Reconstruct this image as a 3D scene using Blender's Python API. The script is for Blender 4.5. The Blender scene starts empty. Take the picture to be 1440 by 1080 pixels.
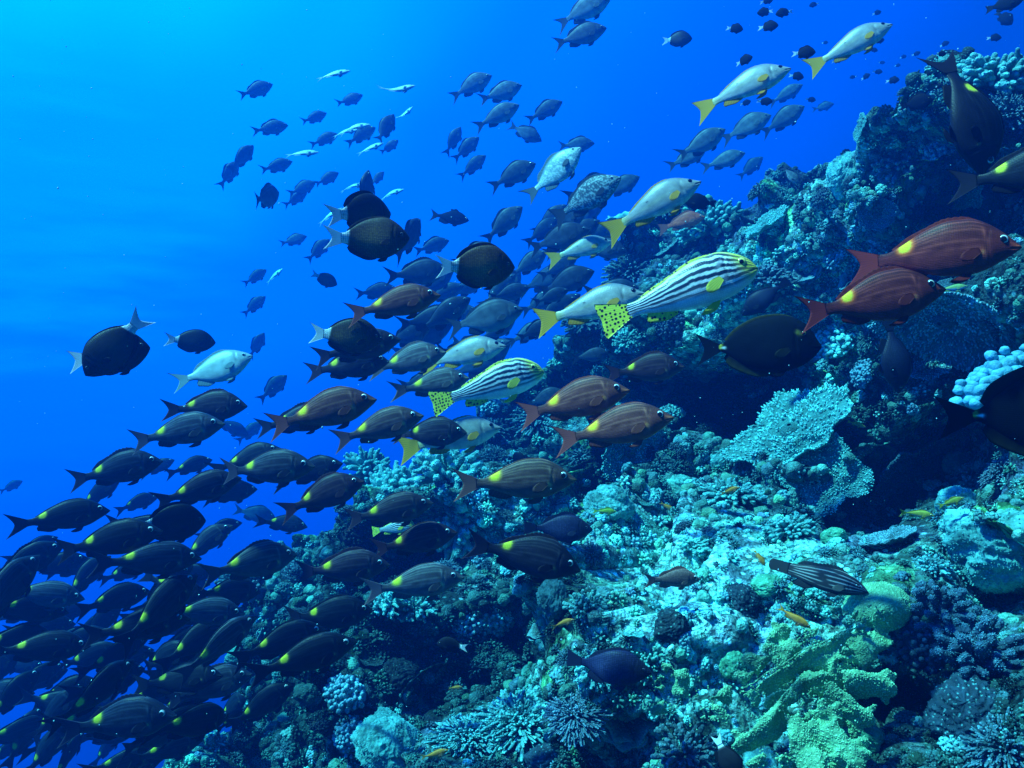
import bpy, math, random
import numpy as np
from mathutils import Vector, Matrix
from mathutils.bvhtree import BVHTree

sc = bpy.context.scene
COL = sc.collection
# ------------------------------------------------------------------ camera, light, exposure
F = 1125.0                       # focal length in photograph pixels (1440 wide)
cam_d = bpy.data.cameras.new('camera'); cam = bpy.data.objects.new('camera', cam_d); COL.objects.link(cam)
cam_d.sensor_width = 36.0; cam_d.lens = 36.0 * F / 1440.0
cam_d.clip_start = 0.05; cam_d.clip_end = 500
cam.location = (0, 0, 0); cam.rotation_euler = (math.radians(90), 0, 0)
sc.camera = cam
sc.view_settings.view_transform = 'Standard'; sc.view_settings.look = 'None'
sc.view_settings.gamma = 1; sc.view_settings.exposure = 1.26; sc.view_settings.use_curve_mapping = False
sc.cycles.use_denoising = True
sc.cycles.max_bounces = 5; sc.cycles.diffuse_bounces = 2; sc.cycles.glossy_bounces = 2
sc.cycles.transmission_bounces = 2; sc.cycles.volume_bounces = 0

SUN_EL, SUN_AZ = math.radians(60), math.radians(-104)     # azimuth measured from +Y towards +X
sd = Vector((math.cos(SUN_EL) * math.sin(SUN_AZ), math.cos(SUN_EL) * math.cos(SUN_AZ), math.sin(SUN_EL)))
sun_d = bpy.data.lights.new('sun', 'SUN'); sun_d.energy = 5.0; sun_d.angle = math.radians(3)
sun_d.color = (1.0, 0.96, 0.92)
sun = bpy.data.objects.new('sun', sun_d); COL.objects.link(sun)
sun.rotation_euler = sd.to_track_quat('Z', 'Y').to_euler(); sun.location = (-3, 0, 6)

world = bpy.data.worlds.new('World'); sc.world = world; world.use_nodes = True
wt = world.node_tree; wt.nodes.clear()
def wn(t, **k):
    n = wt.nodes.new(t)
    for a, b in k.items(): setattr(n, a, b)
    return n
WL = Vector((-0.70, 0.60, 0.80)).normalized()
tc = wn('ShaderNodeTexCoord')
dot = wn('ShaderNodeVectorMath', operation='DOT_PRODUCT'); dot.inputs[1].default_value = WL
wt.links.new(tc.outputs['Generated'], dot.inputs[0])
nz = wn('ShaderNodeTexNoise'); nz.inputs['Scale'].default_value = 2.2; nz.inputs['Detail'].default_value = 3
wt.links.new(tc.outputs['Generated'], nz.inputs['Vector'])
wob = wn('ShaderNodeMath', operation='MULTIPLY_ADD'); wob.inputs[1].default_value = 0.14
wt.links.new(nz.outputs['Fac'], wob.inputs[0]); wt.links.new(dot.outputs['Value'], wob.inputs[2])
# faint streaks where the rippled surface mirrors light
smap = wn('ShaderNodeMapping'); smap.inputs['Rotation'].default_value = (0, math.radians(24), 0); smap.inputs['Scale'].default_value = (5, 5, 26)
wt.links.new(tc.outputs['Generated'], smap.inputs['Vector'])
sn = wn('ShaderNodeTexNoise'); sn.inputs['Scale'].default_value = 1.6; sn.inputs['Detail'].default_value = 4
wt.links.new(smap.outputs[0], sn.inputs['Vector'])
sdot = wn('ShaderNodeVectorMath', operation='DOT_PRODUCT'); sdot.inputs[1].default_value = Vector((-.60, 1, .10)).normalized()
wt.links.new(tc.outputs['Generated'], sdot.inputs[0])
smr = wn('ShaderNodeMapRange'); smr.interpolation_type = 'SMOOTHSTEP'
for k_, v_ in (('From Min', .955), ('From Max', 1.0), ('To Min', 0), ('To Max', .16)): smr.inputs[k_].default_value = v_
wt.links.new(sdot.outputs['Value'], smr.inputs['Value'])
ssub = wn('ShaderNodeMath', operation='SUBTRACT'); ssub.inputs[1].default_value = .5; wt.links.new(sn.outputs['Fac'], ssub.inputs[0])
smul = wn('ShaderNodeMath', operation='MULTIPLY_ADD'); wt.links.new(ssub.outputs[0], smul.inputs[0]); wt.links.new(smr.outputs[0], smul.inputs[1]); wt.links.new(wob.outputs[0], smul.inputs[2])
wob = smul
mr = wn('ShaderNodeMapRange'); mr.inputs['From Min'].default_value = -0.975; mr.inputs['From Max'].default_value = 1.025
wt.links.new(wob.outputs[0], mr.inputs['Value'])
ramp = wn('ShaderNodeValToRGB'); ramp.color_ramp.interpolation = 'EASE'
WR = [(0.0, (0, .001, .010)), (0.45, (0, .003, .05)), (0.60, (0, .012, .15)), (0.69, (0, .028, .28)), (0.78, (0, .062, .60)),
      (0.87, (0, .125, 1.0)), (0.945, (0, .30, 1.3)), (1.0, (0, .56, 1.5))]
el = ramp.color_ramp.elements
while len(el) < len(WR): el.new(0.5)
for e, (p, c) in zip(el, WR): e.position = p; e.color = (*c, 1)
wt.links.new(mr.outputs[0], ramp.inputs[0])
bg1 = wn('ShaderNodeBackground'); bg1.inputs[1].default_value = 0.86
wt.links.new(ramp.outputs[0], bg1.inputs[0])
sky = wn('ShaderNodeTexSky', sky_type='NISHITA'); sky.sun_disc = False
sky.sun_elevation = SUN_EL; sky.sun_rotation = SUN_AZ
filt = wn('ShaderNodeMix', data_type='RGBA', blend_type='MULTIPLY'); filt.inputs[0].default_value = 1
filt.inputs[7].default_value = (0.0, 0.10, 0.25, 1)          # what the water column lets through
wt.links.new(sky.outputs[0], filt.inputs[6])
bg2 = wn('ShaderNodeBackground'); bg2.inputs[1].default_value = 0.05
wt.links.new(filt.outputs[2], bg2.inputs[0])
add = wn('ShaderNodeAddShader'); wo = wn('ShaderNodeOutputWorld')
wt.links.new(bg1.outputs[0], add.inputs[0]); wt.links.new(bg2.outputs[0], add.inputs[1])
wt.links.new(add.outputs[0], wo.inputs[0])

# ------------------------------------------------------------------ helpers
RNG = np.random.default_rng(7)
random.seed(7)
def ray(px, py): return np.array([(px - 720) / F, 1.0, (540 - py) / F])
def at(px, py, Y): return ray(px, py) * Y
def unit(v): v = np.asarray(v, float); return v / (np.linalg.norm(v) + 1e-12)
def sstep(a, b, x): t = np.clip((x - a) / (b - a), 0, 1); return t * t * (3 - 2 * t)

def make_mesh(name, v, quads=None, tris=None, col=None, smooth=True):
    me = bpy.data.meshes.new(name)
    v = np.asarray(v, np.float32)
    q = np.asarray(quads if quads is not None and len(quads) else np.zeros((0, 4)), np.int32).reshape(-1, 4)
    t = np.asarray(tris if tris is not None and len(tris) else np.zeros((0, 3)), np.int32).reshape(-1, 3)
    me.vertices.add(len(v)); me.vertices.foreach_set('co', v.ravel())
    loops = np.concatenate([q.ravel(), t.ravel()]).astype(np.int32)
    me.loops.add(len(loops)); me.loops.foreach_set('vertex_index', loops)
    ls = np.concatenate([np.arange(len(q)) * 4, len(q) * 4 + np.arange(len(t)) * 3]).astype(np.int32)
    me.polygons.add(len(ls)); me.polygons.foreach_set('loop_start', ls)
    me.update(calc_edges=True); me.validate()
    if smooth: me.polygons.foreach_set('use_smooth', np.ones(len(me.polygons), bool))
    if col is not None:
        a = me.attributes.new('Col', 'FLOAT_COLOR', 'POINT')
        c = np.ones((len(v), 4), np.float32); c[:, :3] = col
        a.data.foreach_set('color', c.ravel())
    return me

class MB:
    def __init__(s): s.v, s.q, s.t, s.c, s.n = [], [], [], [], 0
    def add(s, v, q=None, t=None, c=(1, 1, 1)):
        v = np.asarray(v, float); s.v.append(v)
        if q is not None and len(q): s.q.append(np.asarray(q) + s.n)
        if t is not None and len(t): s.t.append(np.asarray(t) + s.n)
        c = np.asarray(c, float); s.c.append(np.broadcast_to(c, v.shape).copy()); s.n += len(v)
    def arrays(s):
        return (np.vstack(s.v), np.vstack(s.q) if s.q else np.zeros((0, 4), int),
                np.vstack(s.t) if s.t else np.zeros((0, 3), int), np.vstack(s.c))
    def mesh(s, name, mat=None):
        me = make_mesh(name, *s.arrays())
        if mat: me.materials.append(mat)
        return me

def gridfaces(n, m, wrap=False):
    i = np.arange(n - 1)[:, None]; j = np.arange(m if wrap else m - 1)[None, :]
    a = i * m + j; b = i * m + (j + 1) % m; c = (i + 1) * m + (j + 1) % m; d = (i + 1) * m + j
    return np.stack([a, b, c, d], -1).reshape(-1, 4)

def _hash(ix, iy, iz, seed):
    h = (ix.astype(np.int64) * 374761393 + iy.astype(np.int64) * 668265263 + iz.astype(np.int64) * 2147483647 + seed * 1274126177) & 0xffffffff
    h = ((h ^ (h >> 13)) * 1274126177) & 0xffffffff
    return h ^ (h >> 16)
def vnoise(p, seed=0):
    """smooth value noise in -1..1"""
    p = np.asarray(p, float); i = np.floor(p).astype(np.int64); f = p - i; u = f * f * f * (f * (f * 6 - 15) + 10)
    r = 0
    for dx in (0, 1):
        for dy in (0, 1):
            for dz in (0, 1):
                w = (u[:, 0] if dx else 1 - u[:, 0]) * (u[:, 1] if dy else 1 - u[:, 1]) * (u[:, 2] if dz else 1 - u[:, 2])
                r = r + w * (_hash(i[:, 0] + dx, i[:, 1] + dy, i[:, 2] + dz, seed) / 2147483648.0 - 1)
    return r
def fbm(p, o=3, seed=0):
    a, r, q = 1.0, 0, np.asarray(p, float)
    for k in range(o): r = r + a * vnoise(q, seed + k * 17); q = q * 2.03 + 5.1; a *= .5
    return r
def worley2(p, seed=0):
    """F1 distance in 2-D cells, and the id of the nearest point"""
    i = np.floor(p).astype(np.int64); best = np.full(len(p), 9.0); bid = np.zeros(len(p), np.int64)
    for dx in (-1, 0, 1):
        for dy in (-1, 0, 1):
            cx, cy = i[:, 0] + dx, i[:, 1] + dy
            h = _hash(cx, cy, cx * 0 + 3, seed); h2 = _hash(cx, cy, cx * 0 + 11, seed + 5)
            d = np.hypot(cx + (h & 0xffff) / 65536.0 - p[:, 0], cy + (h2 & 0xffff) / 65536.0 - p[:, 1])
            m = d < best; best = np.where(m, d, best); bid = np.where(m, h, bid)
    return best, bid

# ------------------------------------------------------------------ materials
def material(name, rough=0.7, build=None, spec=0.3):
    m = bpy.data.materials.new(name); m.use_nodes = True; nt = m.node_tree
    b = nt.nodes['Principled BSDF']; b.inputs['Roughness'].default_value = rough
    b.inputs['Specular IOR Level'].default_value = spec
    if build: build(nt, b)
    return m
def N(nt, t, **k):
    n = nt.nodes.new(t)
    for a, b in k.items():
        if a.startswith('i_'):
            key = a[2:].replace('_', ' '); n.inputs[key].default_value = b
        else: setattr(n, a, b)
    return n
def mixc(nt, a, b, fac, mode='MIX'):
    n = nt.nodes.new('ShaderNodeMix'); n.data_type = 'RGBA'; n.blend_type = mode
    for i, x in ((6, a), (7, b), (0, fac)):
        if hasattr(x, 'is_output'): nt.links.new(x, n.inputs[i])
        elif i == 0: n.inputs[0].default_value = x
        else: n.inputs[i].default_value = (*x, 1)
    return n.outputs[2]
def rampf(nt, src, p0, p1, c0=(0, 0, 0), c1=(1, 1, 1)):
    if p0 > p1: p0, p1, c0, c1 = p1, p0, c1, c0
    r = nt.nodes.new('ShaderNodeValToRGB'); e = r.color_ramp.elements
    e[0].position, e[0].color, e[1].position, e[1].color = p0, (*c0, 1), p1, (*c1, 1)
    nt.links.new(src, r.inputs[0]); return r.outputs[0]
def bump(nt, b, src, strength, dist, prev=None):
    n = nt.nodes.new('ShaderNodeBump'); n.inputs['Strength'].default_value = strength; n.inputs['Distance'].default_value = dist
    nt.links.new(src, n.inputs['Height'])
    if prev: nt.links.new(prev, n.inputs['Normal'])
    nt.links.new(n.outputs[0], b.inputs['Normal']); return n.outputs[0]

def reef_nodes(nt, b):
    geo = N(nt, 'ShaderNodeTexCoord'); P = geo.outputs['Object']
    at_ = N(nt, 'ShaderNodeAttribute', attribute_name='Col')
    n1 = N(nt, 'ShaderNodeTexNoise', i_Scale=9.0, i_Detail=6.0, i_Roughness=.7)
    n2 = N(nt, 'ShaderNodeTexNoise', i_Scale=34.0, i_Detail=5.0, i_Roughness=.75)
    v1 = N(nt, 'ShaderNodeTexVoronoi', i_Scale=26.0); v2 = N(nt, 'ShaderNodeTexVoronoi', i_Scale=75.0)
    v3 = N(nt, 'ShaderNodeTexVoronoi', i_Scale=9.0)
    for n in (n1, n2, v1, v2, v3): nt.links.new(P, n.inputs['Vector'])
    c = mixc(nt, (.09, .09, .075), (.46, .47, .42), rampf(nt, n1.outputs['Fac'], .40, .62))
    c = mixc(nt, c, (.05, .045, .05), rampf(nt, n2.outputs['Fac'], .50, .60))
    c = mixc(nt, c, (.72, .74, .70), rampf(nt, v1.outputs['Distance'], .34, .16))      # pale growths
    c = mixc(nt, c, v3.outputs['Color'], 0.12, 'OVERLAY')
    c = mixc(nt, c, at_.outputs['Color'], 1.0, 'MULTIPLY')
    nt.links.new(c, b.inputs['Base Color'])
    k = bump(nt, b, n2.outputs['Fac'], .9, .03)
    k = bump(nt, b, v1.outputs['Distance'], .8, .03, k)
    bump(nt, b, v2.outputs['Distance'], .8, .012, k)
M_reef = material('reef_rock', .85, reef_nodes, .15)

def coral_mat(name, scale=90, dot=(1, 1, 1), dotfac=.5, dist=.006, rough=.75, cool=True):
    def f(nt, b):
        tc = N(nt, 'ShaderNodeTexCoord'); at_ = N(nt, 'ShaderNodeAttribute', attribute_name='Col')
        oi = N(nt, 'ShaderNodeObjectInfo')
        v = N(nt, 'ShaderNodeTexVoronoi', i_Scale=scale); n = N(nt, 'ShaderNodeTexNoise', i_Scale=scale * .12, i_Detail=4.0)
        geo = N(nt, 'ShaderNodeNewGeometry')
        for q in (v, n): nt.links.new(geo.outputs['Position'], q.inputs['Vector'])
        c = mixc(nt, at_.outputs['Color'], dot, N(nt, 'ShaderNodeMath', operation='MULTIPLY').outputs[0])
        mm = c.node.inputs[0].links[0].from_node
        nt.links.new(rampf(nt, v.outputs['Distance'], .30, .12), mm.inputs[0]); mm.inputs[1].default_value = dotfac
        c = mixc(nt, c, (.35, .38, .40), rampf(nt, n.outputs['Fac'], .45, .75), 'MULTIPLY')
        if cool: c = mixc(nt, c, (.52, .94, 1.0), 1.0, 'MULTIPLY')
        c = mixc(nt, c, oi.outputs['Color'], 1.0, 'MULTIPLY')
        nt.links.new(c, b.inputs['Base Color'])
        bump(nt, b, v.outputs['Distance'], .7, dist)
    return material(name, rough, f, .2)
M_coral = coral_mat('coral_skin', 130, (.55, .85, .85), .35)
M_massive = coral_mat('massive_coral_skin', 75, (.5, .8, .8), .5, .006)
M_green = coral_mat('green_coral_skin', 88, (.62, 1.0, .72), .35, .004, .6, False)
M_soft = coral_mat('soft_coral_skin', 160, (.8, .85, .9), .15, .002, .6)

def tinted(nt, c, raw, tint):
    """the fish's own colour variation; bright yellow and white marks keep theirs"""
    hs = N(nt, 'ShaderNodeSeparateColor', mode='HSV'); nt.links.new(raw, hs.inputs[0])
    t = mixc(nt, tint, (1, 1, 1), rampf(nt, hs.outputs[2], .30, .85, (0, 0, 0), (.8, .8, .8)))
    return mixc(nt, c, t, 1.0, 'MULTIPLY')
def fish_nodes(scales=75.0, amt=.18):
    def f(nt, b):
        at_ = N(nt, 'ShaderNodeAttribute', attribute_name='Col'); oi = N(nt, 'ShaderNodeObjectInfo')
        tc = N(nt, 'ShaderNodeTexCoord')
        mp = N(nt, 'ShaderNodeMapping'); mp.inputs['Scale'].default_value = (1, .15, 1.25)
        nt.links.new(tc.outputs['Object'], mp.inputs['Vector'])
        v = N(nt, 'ShaderNodeTexVoronoi', i_Scale=scales, i_Randomness=.25)
        nt.links.new(mp.outputs[0], v.inputs['Vector'])
        n = N(nt, 'ShaderNodeTexNoise', i_Scale=9.0, i_Detail=4.0); nt.links.new(tc.outputs['Object'], n.inputs['Vector'])
        c = mixc(nt, at_.outputs['Color'], (.25, .25, .25), N(nt, 'ShaderNodeMath', operation='MULTIPLY').outputs[0], 'MULTIPLY')
        mm = c.node.inputs[0].links[0].from_node
        nt.links.new(rampf(nt, v.outputs['Distance'], .38, .62), mm.inputs[0]); mm.inputs[1].default_value = amt
        c = mixc(nt, c, (.6, .6, .6), rampf(nt, n.outputs['Fac'], .5, .8), 'MULTIPLY')
        c = tinted(nt, c, at_.outputs['Color'], oi.outputs['Color'])
        nt.links.new(c, b.inputs['Base Color'])
        bump(nt, b, v.outputs['Distance'], .12, .01)
    return f
M_skin = material('fish_skin', .46, fish_nodes(), .12)
M_scaly = material('fish_skin_large_scales', .5, fish_nodes(42.0, .75), .14)
M_dull = material('fish_skin_dull', .7, fish_nodes(), .04)
M_shiny = material('fish_skin_silvery', .36, fish_nodes(), .45)
def fin_nodes(nt, b):
    at_ = N(nt, 'ShaderNodeAttribute', attribute_name='Col'); oi = N(nt, 'ShaderNodeObjectInfo')
    c = tinted(nt, at_.outputs['Color'], at_.outputs['Color'], oi.outputs['Color'])
    nt.links.new(c, b.inputs['Base Color'])
    tr = N(nt, 'ShaderNodeBsdfTranslucent'); nt.links.new(c, tr.inputs[0])
    mx = N(nt, 'ShaderNodeMixShader'); mx.inputs[0].default_value = .35
    nt.links.new(b.outputs[0], mx.inputs[1]); nt.links.new(tr.outputs[0], mx.inputs[2])
    nt.links.new(mx.outputs[0], nt.nodes['Material Output'].inputs[0])
M_fin = material('fin_membrane', .6, fin_nodes, .08)
def spotfin_nodes(nt, b):
    at_ = N(nt, 'ShaderNodeAttribute', attribute_name='Col'); tc = N(nt, 'ShaderNodeTexCoord')
    mp = N(nt, 'ShaderNodeMapping'); mp.inputs['Scale'].default_value = (1, .02, 1)
    nt.links.new(tc.outputs['Object'], mp.inputs['Vector'])
    v = N(nt, 'ShaderNodeTexVoronoi', i_Scale=42.0, i_Randomness=.5); nt.links.new(mp.outputs[0], v.inputs['Vector'])
    c = mixc(nt, at_.outputs['Color'], (.006, .01, .012), rampf(nt, v.outputs['Distance'], .40, .33))
    nt.links.new(c, b.inputs['Base Color'])
M_spotfin = material('spotted_fin_membrane', .5, spotfin_nodes, .3)
def attr_nodes(nt, b):
    at_ = N(nt, 'ShaderNodeAttribute', attribute_name='Col'); nt.links.new(at_.outputs['Color'], b.inputs['Base Color'])
M_eye = material('fish_eye', .12, attr_nodes, .6)
M_pupil = material('fish_pupil', .05, lambda nt, b: b.inputs['Base Color'].__setattr__('default_value', (.004, .004, .006, 1)), .6)

def link(name, me, parent=None):
    o = bpy.data.objects.new(name, me); COL.objects.link(o)
    if parent: o.parent = parent
    return o
def tag(o, label, cat, group=None, kind=None):
    if label: o['label'] = label
    if cat: o['category'] = cat
    if group: o['group'] = group
    if kind: o['kind'] = kind
    return o

# ------------------------------------------------------------------ the reef slope (terrain)
CP = [  # photograph pixel -> distance of the reef there (metres along the view axis)
 (1440,1080,1.75),(1440,800,2.5),(1440,540,2.9),(1440,300,3.3),(1300,1060,1.95),(1100,950,2.5),(1100,1080,2.25),
 (850,1000,2.8),(850,1080,2.6),(600,1000,3.3),(600,1080,3.1),(450,900,3.9),(700,700,4.4),(700,830,3.7),
 (900,820,3.4),(1000,800,3.15),(1130,620,3.8),(1250,720,3.3),(1280,560,3.6),(1300,400,3.8),(1150,350,4.6),(950,560,4.9),
 (1000,400,5.4),(1300,250,4.2),(1400,150,4.0),(880,680,4.2),(480,760,4.5),(430,1080,3.4),(1120,480,4.4)]
SIL = [(1600,110,4.6),(1440,150,4.5),(1330,190,5.0),(1240,200,5.4),(1100,222,5.9),(1000,280,6.1),(900,370,6.2),(835,490,6.1),(700,600,5.9),(520,665,5.5),
       (400,770,5.0),(345,860,4.6),(360,950,4.1),(300,1050,3.8)]
OUT = [(2050,540,2.0),(2050,1300,1.25),(1440,1400,1.3),(860,1400,1.9),(450,1400,2.6),(2000,200,3.0),(1750,90,4.2),(2300,-50,4.0)]
pts, kinds = [], []
for x, y, d in CP + SIL + OUT: pts.append(at(x, y, d))
for x, y, d in SIL:
    r = unit(ray(x, y)); P = at(x, y, d)
    pts.append(P + r * 1.3 + np.array([.1, 0, -1.0])); pts.append(P + r * 3.6 + np.array([.6, 0, -3.4]))
pts += [at(230, 1250, 4.0) + np.array([0, .6, -.6]), at(60, 1500, 4.5)]
pts = np.array(pts)
n0 = unit([-.50, -.60, .62]); e1 = unit(np.cross([0, 0, 1], n0)); e2 = np.cross(n0, e1)
pp = np.stack([pts @ e1, pts @ e2], 1); hh = pts @ n0
def tps_k(d): d2 = d * d + 1e-9; return .5 * d2 * np.log(d2)
def tps_k(d): d2 = d * d + 1e-9; return .5 * d2 * np.log(d2)
def solve():
    D = np.linalg.norm(pp[:, None] - pp[None], axis=2); n_ = len(pp)
    A = np.zeros((n_ + 3, n_ + 3)); A[:n_, :n_] = tps_k(D) + np.eye(n_) * .01
    A[:n_, n_:] = np.c_[np.ones(n_), pp]; A[n_:, :n_] = A[:n_, n_:].T
    return np.linalg.solve(A, np.r_[hh, 0, 0, 0])
def heights(g, W):
    b = W[len(pp)] + g @ W[len(pp) + 1:]
    for k in range(len(pp)): b = b + W[k] * tps_k(np.hypot(g[:, 0] - pp[k, 0], g[:, 1] - pp[k, 1]))
    return b
SKYLINE = [(200,1170),(280,1095),(350,970),(335,865),(400,775),(510,682),(700,630),(835,505),(900,368),(1000,282),(1100,222),(1240,172),(1330,165),(1440,105),(1560,75)]
skx, sky_ = np.array([p[0] for p in SKYLINE]), np.array([p[1] for p in SKYLINE])
for it in range(9):          # keep the open water above the reef's skyline free
    W = solve(); lo, hi = pp.min(0) - .5, pp.max(0) + .5; nc = 110
    g = np.stack(np.meshgrid(np.linspace(lo[0], hi[0], nc), np.linspace(lo[1], hi[1], nc), indexing='ij'), -1).reshape(-1, 2)
    Pc = g[:, :1] * e1 + g[:, 1:] * e2 + heights(g, W)[:, None] * n0
    bv = BVHTree.FromPolygons([tuple(p) for p in Pc.astype(float)], [tuple(int(k) for k in q) for q in gridfaces(nc, nc)]); add_ = []
    for x in range(320, 1560, 60):
        ys = np.interp(x, skx, sky_)
        for y in (ys - 8, ys - 70, ys - 160, ys - 280, ys - 420):
            loc = bv.ray_cast(Vector((0, 0, 0)), Vector(ray(x, y)).normalized())[0]
            if loc is not None: add_.append(np.array(loc) - n0 * .35)
    if not add_: break
    add_ = np.array(add_); pp = np.vstack([pp, np.stack([add_ @ e1, add_ @ e2], 1)]); hh = np.r_[hh, add_ @ n0]
    keep = np.ones(len(pp), bool)                # a later, lower point replaces an earlier one beside it
    for i_ in range(len(pp) - len(add_), len(pp)):
        near = np.hypot(*(pp - pp[i_]).T) < .12; near[i_] = False; keep &= ~(near & (hh >= hh[i_]))
    pp, hh = pp[keep], hh[keep]
print('skyline rounds', it, len(pp)); W = solve()
lo, hi = pp.min(0) - .5, pp.max(0) + .5
NU, NV = 860, 860
U = np.linspace(lo[0], hi[0], NU); V = np.linspace(lo[1], hi[1], NV)
g = np.stack(np.meshgrid(U, V, indexing='ij'), -1).reshape(-1, 2)
base = heights(g, W)
P = g[:, :1] * e1 + g[:, 1:] * e2 + base[:, None] * n0
disp = .22 * fbm(P / 1.0, 2, 1) + .08 * fbm(P / .34, 3, 5)
cr = vnoise(P / .75, 47) + .35 * vnoise(P / .2, 48); disp -= .30 * np.exp(-(cr / .10) ** 2) * sstep(-.3, .2, vnoise(P / 1.1, 49))      # crevices
f1, i1 = worley2(g / .36 + .35 * np.stack([vnoise(P / .3, 31), vnoise(P / .3, 32)], 1), 3)
disp += .15 * np.sqrt(np.clip(1 - f1 / .75, 0, 1)) * ((i1 % 97) / 97.0)
f2, i2 = worley2(g / .13, 8); disp += .055 * np.sqrt(np.clip(1 - f2 / .8, 0, 1)) * ((i2 % 89) / 89.0)
f3, i3 = worley2(g / .05, 12); disp += .02 * np.clip(1 - f3 / .8, 0, 1) * ((i3 % 83) / 83.0)
disp += .018 * fbm(P / .06, 2, 55)
# ledges with shaded undersides
zz = P[:, 2] / .74 + .9 * vnoise(P / 1.0, 40) + .25 * vnoise(P / .3, 41); saw = zz - np.floor(zz)
led = np.clip(saw, 0, .93) / .93; led = np.where(saw > .93, (1 - saw) / .07, led ** 1.7)
led *= sstep(-.35, .35, vnoise(P / 1.3 + 9, 44))
P = P + disp[:, None] * n0 + (.48 * led)[:, None] * unit([-.75, -.62, .12])
# hollows (shaded caves and long undercut ledges of the reef), each with a lip of rock above it
def coarse(x, y):
    loc = bv.ray_cast(Vector((0, 0, 0)), Vector(ray(x, y)).normalized())[0]
    return None if loc is None else np.array(loc)
def push(x, y, r, amount, dirv):
    global P
    C = coarse(x, y)
    if C is None: return
    rr = unit(C); q = P - C; q = q - np.outer(q @ rr, rr); w = np.exp(-((q * q).sum(1) / (r * r)) ** 1.3)
    P = P + (amount * w)[:, None] * unit(rr + np.array(dirv))
for band, r, dep, lip in [
    ([(815,690),(870,700),(940,712),(1010,725),(1080,742)], .15, .26, .10), ([(1180,715),(1240,715),(1300,700),(1340,690)], .20, .34, .10),
    ([(1375,820),(1410,850),(1440,890)], .13, .40, .08), ([(470,905),(540,930),(620,940),(690,915),(750,872)], .13, .22, .07),
    ([(840,560),(910,575),(970,590),(1010,635)], .28, .34, .10), ([(1290,235),(1350,270),(1405,300),(1330,335)], .20, .30, .08),
    ([(1330,500),(1370,560),(1360,620)], .16, .30, .0), ([(1050,560),(1110,545)], .2, .3, .0), ([(600,1010),(640,1000)], .15, .35, .05), ([(1255,995),(1280,1010)], .08, .18, .0), ([(560,800),(620,790)], .2, .3, .05), ([(700,980),(880,1060)], .1, .2, .0)]:
    for x, y in band: push(x, y, r, dep, (.1, .1, .25))
    if lip:
        for x, y in band: c_ = coarse(x, y); push(x, y - r * 1.5 * F / (c_[1] if c_ is not None else 4), r * .75, -lip, (0, 0, -.2))
rc = np.ones((len(P), 3)) * np.array([.26, .62, .72])
tone = .5 + .5 * vnoise(P / .5, 61)
rc *= (.22 + 1.0 * sstep(.2, .85, tone + .25 * fbm(P / .15, 2, 63)))[:, None]
Q = gridfaces(NU, NV)
bvh = BVHTree.FromPolygons([tuple(p) for p in P.astype(float)], [tuple(int(k) for k in q) for q in Q])
def hit(px, py):
    r = Vector(ray(px, py)).normalized(); loc, nor, idx, dist = bvh.ray_cast(Vector((0, 0, 0)), r)
    if loc is None: return None
    if nor.dot(r) > 0: nor = -nor
    return np.array(loc), np.array(nor)
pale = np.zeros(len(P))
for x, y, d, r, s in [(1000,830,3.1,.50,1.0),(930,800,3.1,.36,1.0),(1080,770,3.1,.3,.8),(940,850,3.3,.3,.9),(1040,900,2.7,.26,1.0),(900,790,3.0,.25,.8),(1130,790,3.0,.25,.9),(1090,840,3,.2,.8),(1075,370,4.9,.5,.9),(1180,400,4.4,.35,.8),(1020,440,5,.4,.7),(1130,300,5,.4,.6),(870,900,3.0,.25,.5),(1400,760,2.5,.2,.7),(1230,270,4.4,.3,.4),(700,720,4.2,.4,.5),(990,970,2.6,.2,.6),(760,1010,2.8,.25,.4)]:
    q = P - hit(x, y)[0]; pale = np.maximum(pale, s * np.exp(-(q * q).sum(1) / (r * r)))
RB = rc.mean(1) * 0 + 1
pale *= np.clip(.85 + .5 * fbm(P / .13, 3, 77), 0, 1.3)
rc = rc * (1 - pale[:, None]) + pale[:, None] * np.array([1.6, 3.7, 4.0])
turf_shade = np.zeros(len(P))                      # dark rubble and algae at lower left; elsewhere shade painted into the rock colour
TURF_SHADE = [(560,900,.55),(470,850,.45),(690,900,.30),(430,950,.40),(620,960,.35),(520,790,.35),(780,860,.2),(1010,600,.4),(1380,960,.22),(1290,990,.18),(1385,330,.35),(1425,190,.4),(1290,700,.3)]
TP = [(hit(x, y)[0], r) for x, y, r in TURF_SHADE if hit(x, y) is not None]
def turf_shade_at(p):
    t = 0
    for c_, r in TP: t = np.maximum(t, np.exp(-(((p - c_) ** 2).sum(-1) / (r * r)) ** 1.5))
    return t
turf_shade = np.clip(turf_shade_at(P) + .35 * fbm(P / .18, 3, 83), 0, 1); turf_shade = sstep(.35, .75, turf_shade)
rc = rc * (1 - .80 * turf_shade[:, None])
grn = sstep(.25, .6, fbm(P / .4, 2, 91))[:, None]; rc = rc * (1 - grn) + rc * grn * np.array([.75, 1.15, .5])
pur = sstep(.35, .6, fbm(P / .35, 2, 97))[:, None] * (1 - np.clip(pale, 0, 1))[:, None]; rc = rc * (1 - pur) + rc * pur * np.array([.8, .62, 1.0])
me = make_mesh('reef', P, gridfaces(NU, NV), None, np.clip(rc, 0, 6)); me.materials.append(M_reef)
reef = link('reef_slope', me); tag(reef, 'steep coral reef slope rising from lower left to upper right', 'reef', None, 'structure')

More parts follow.
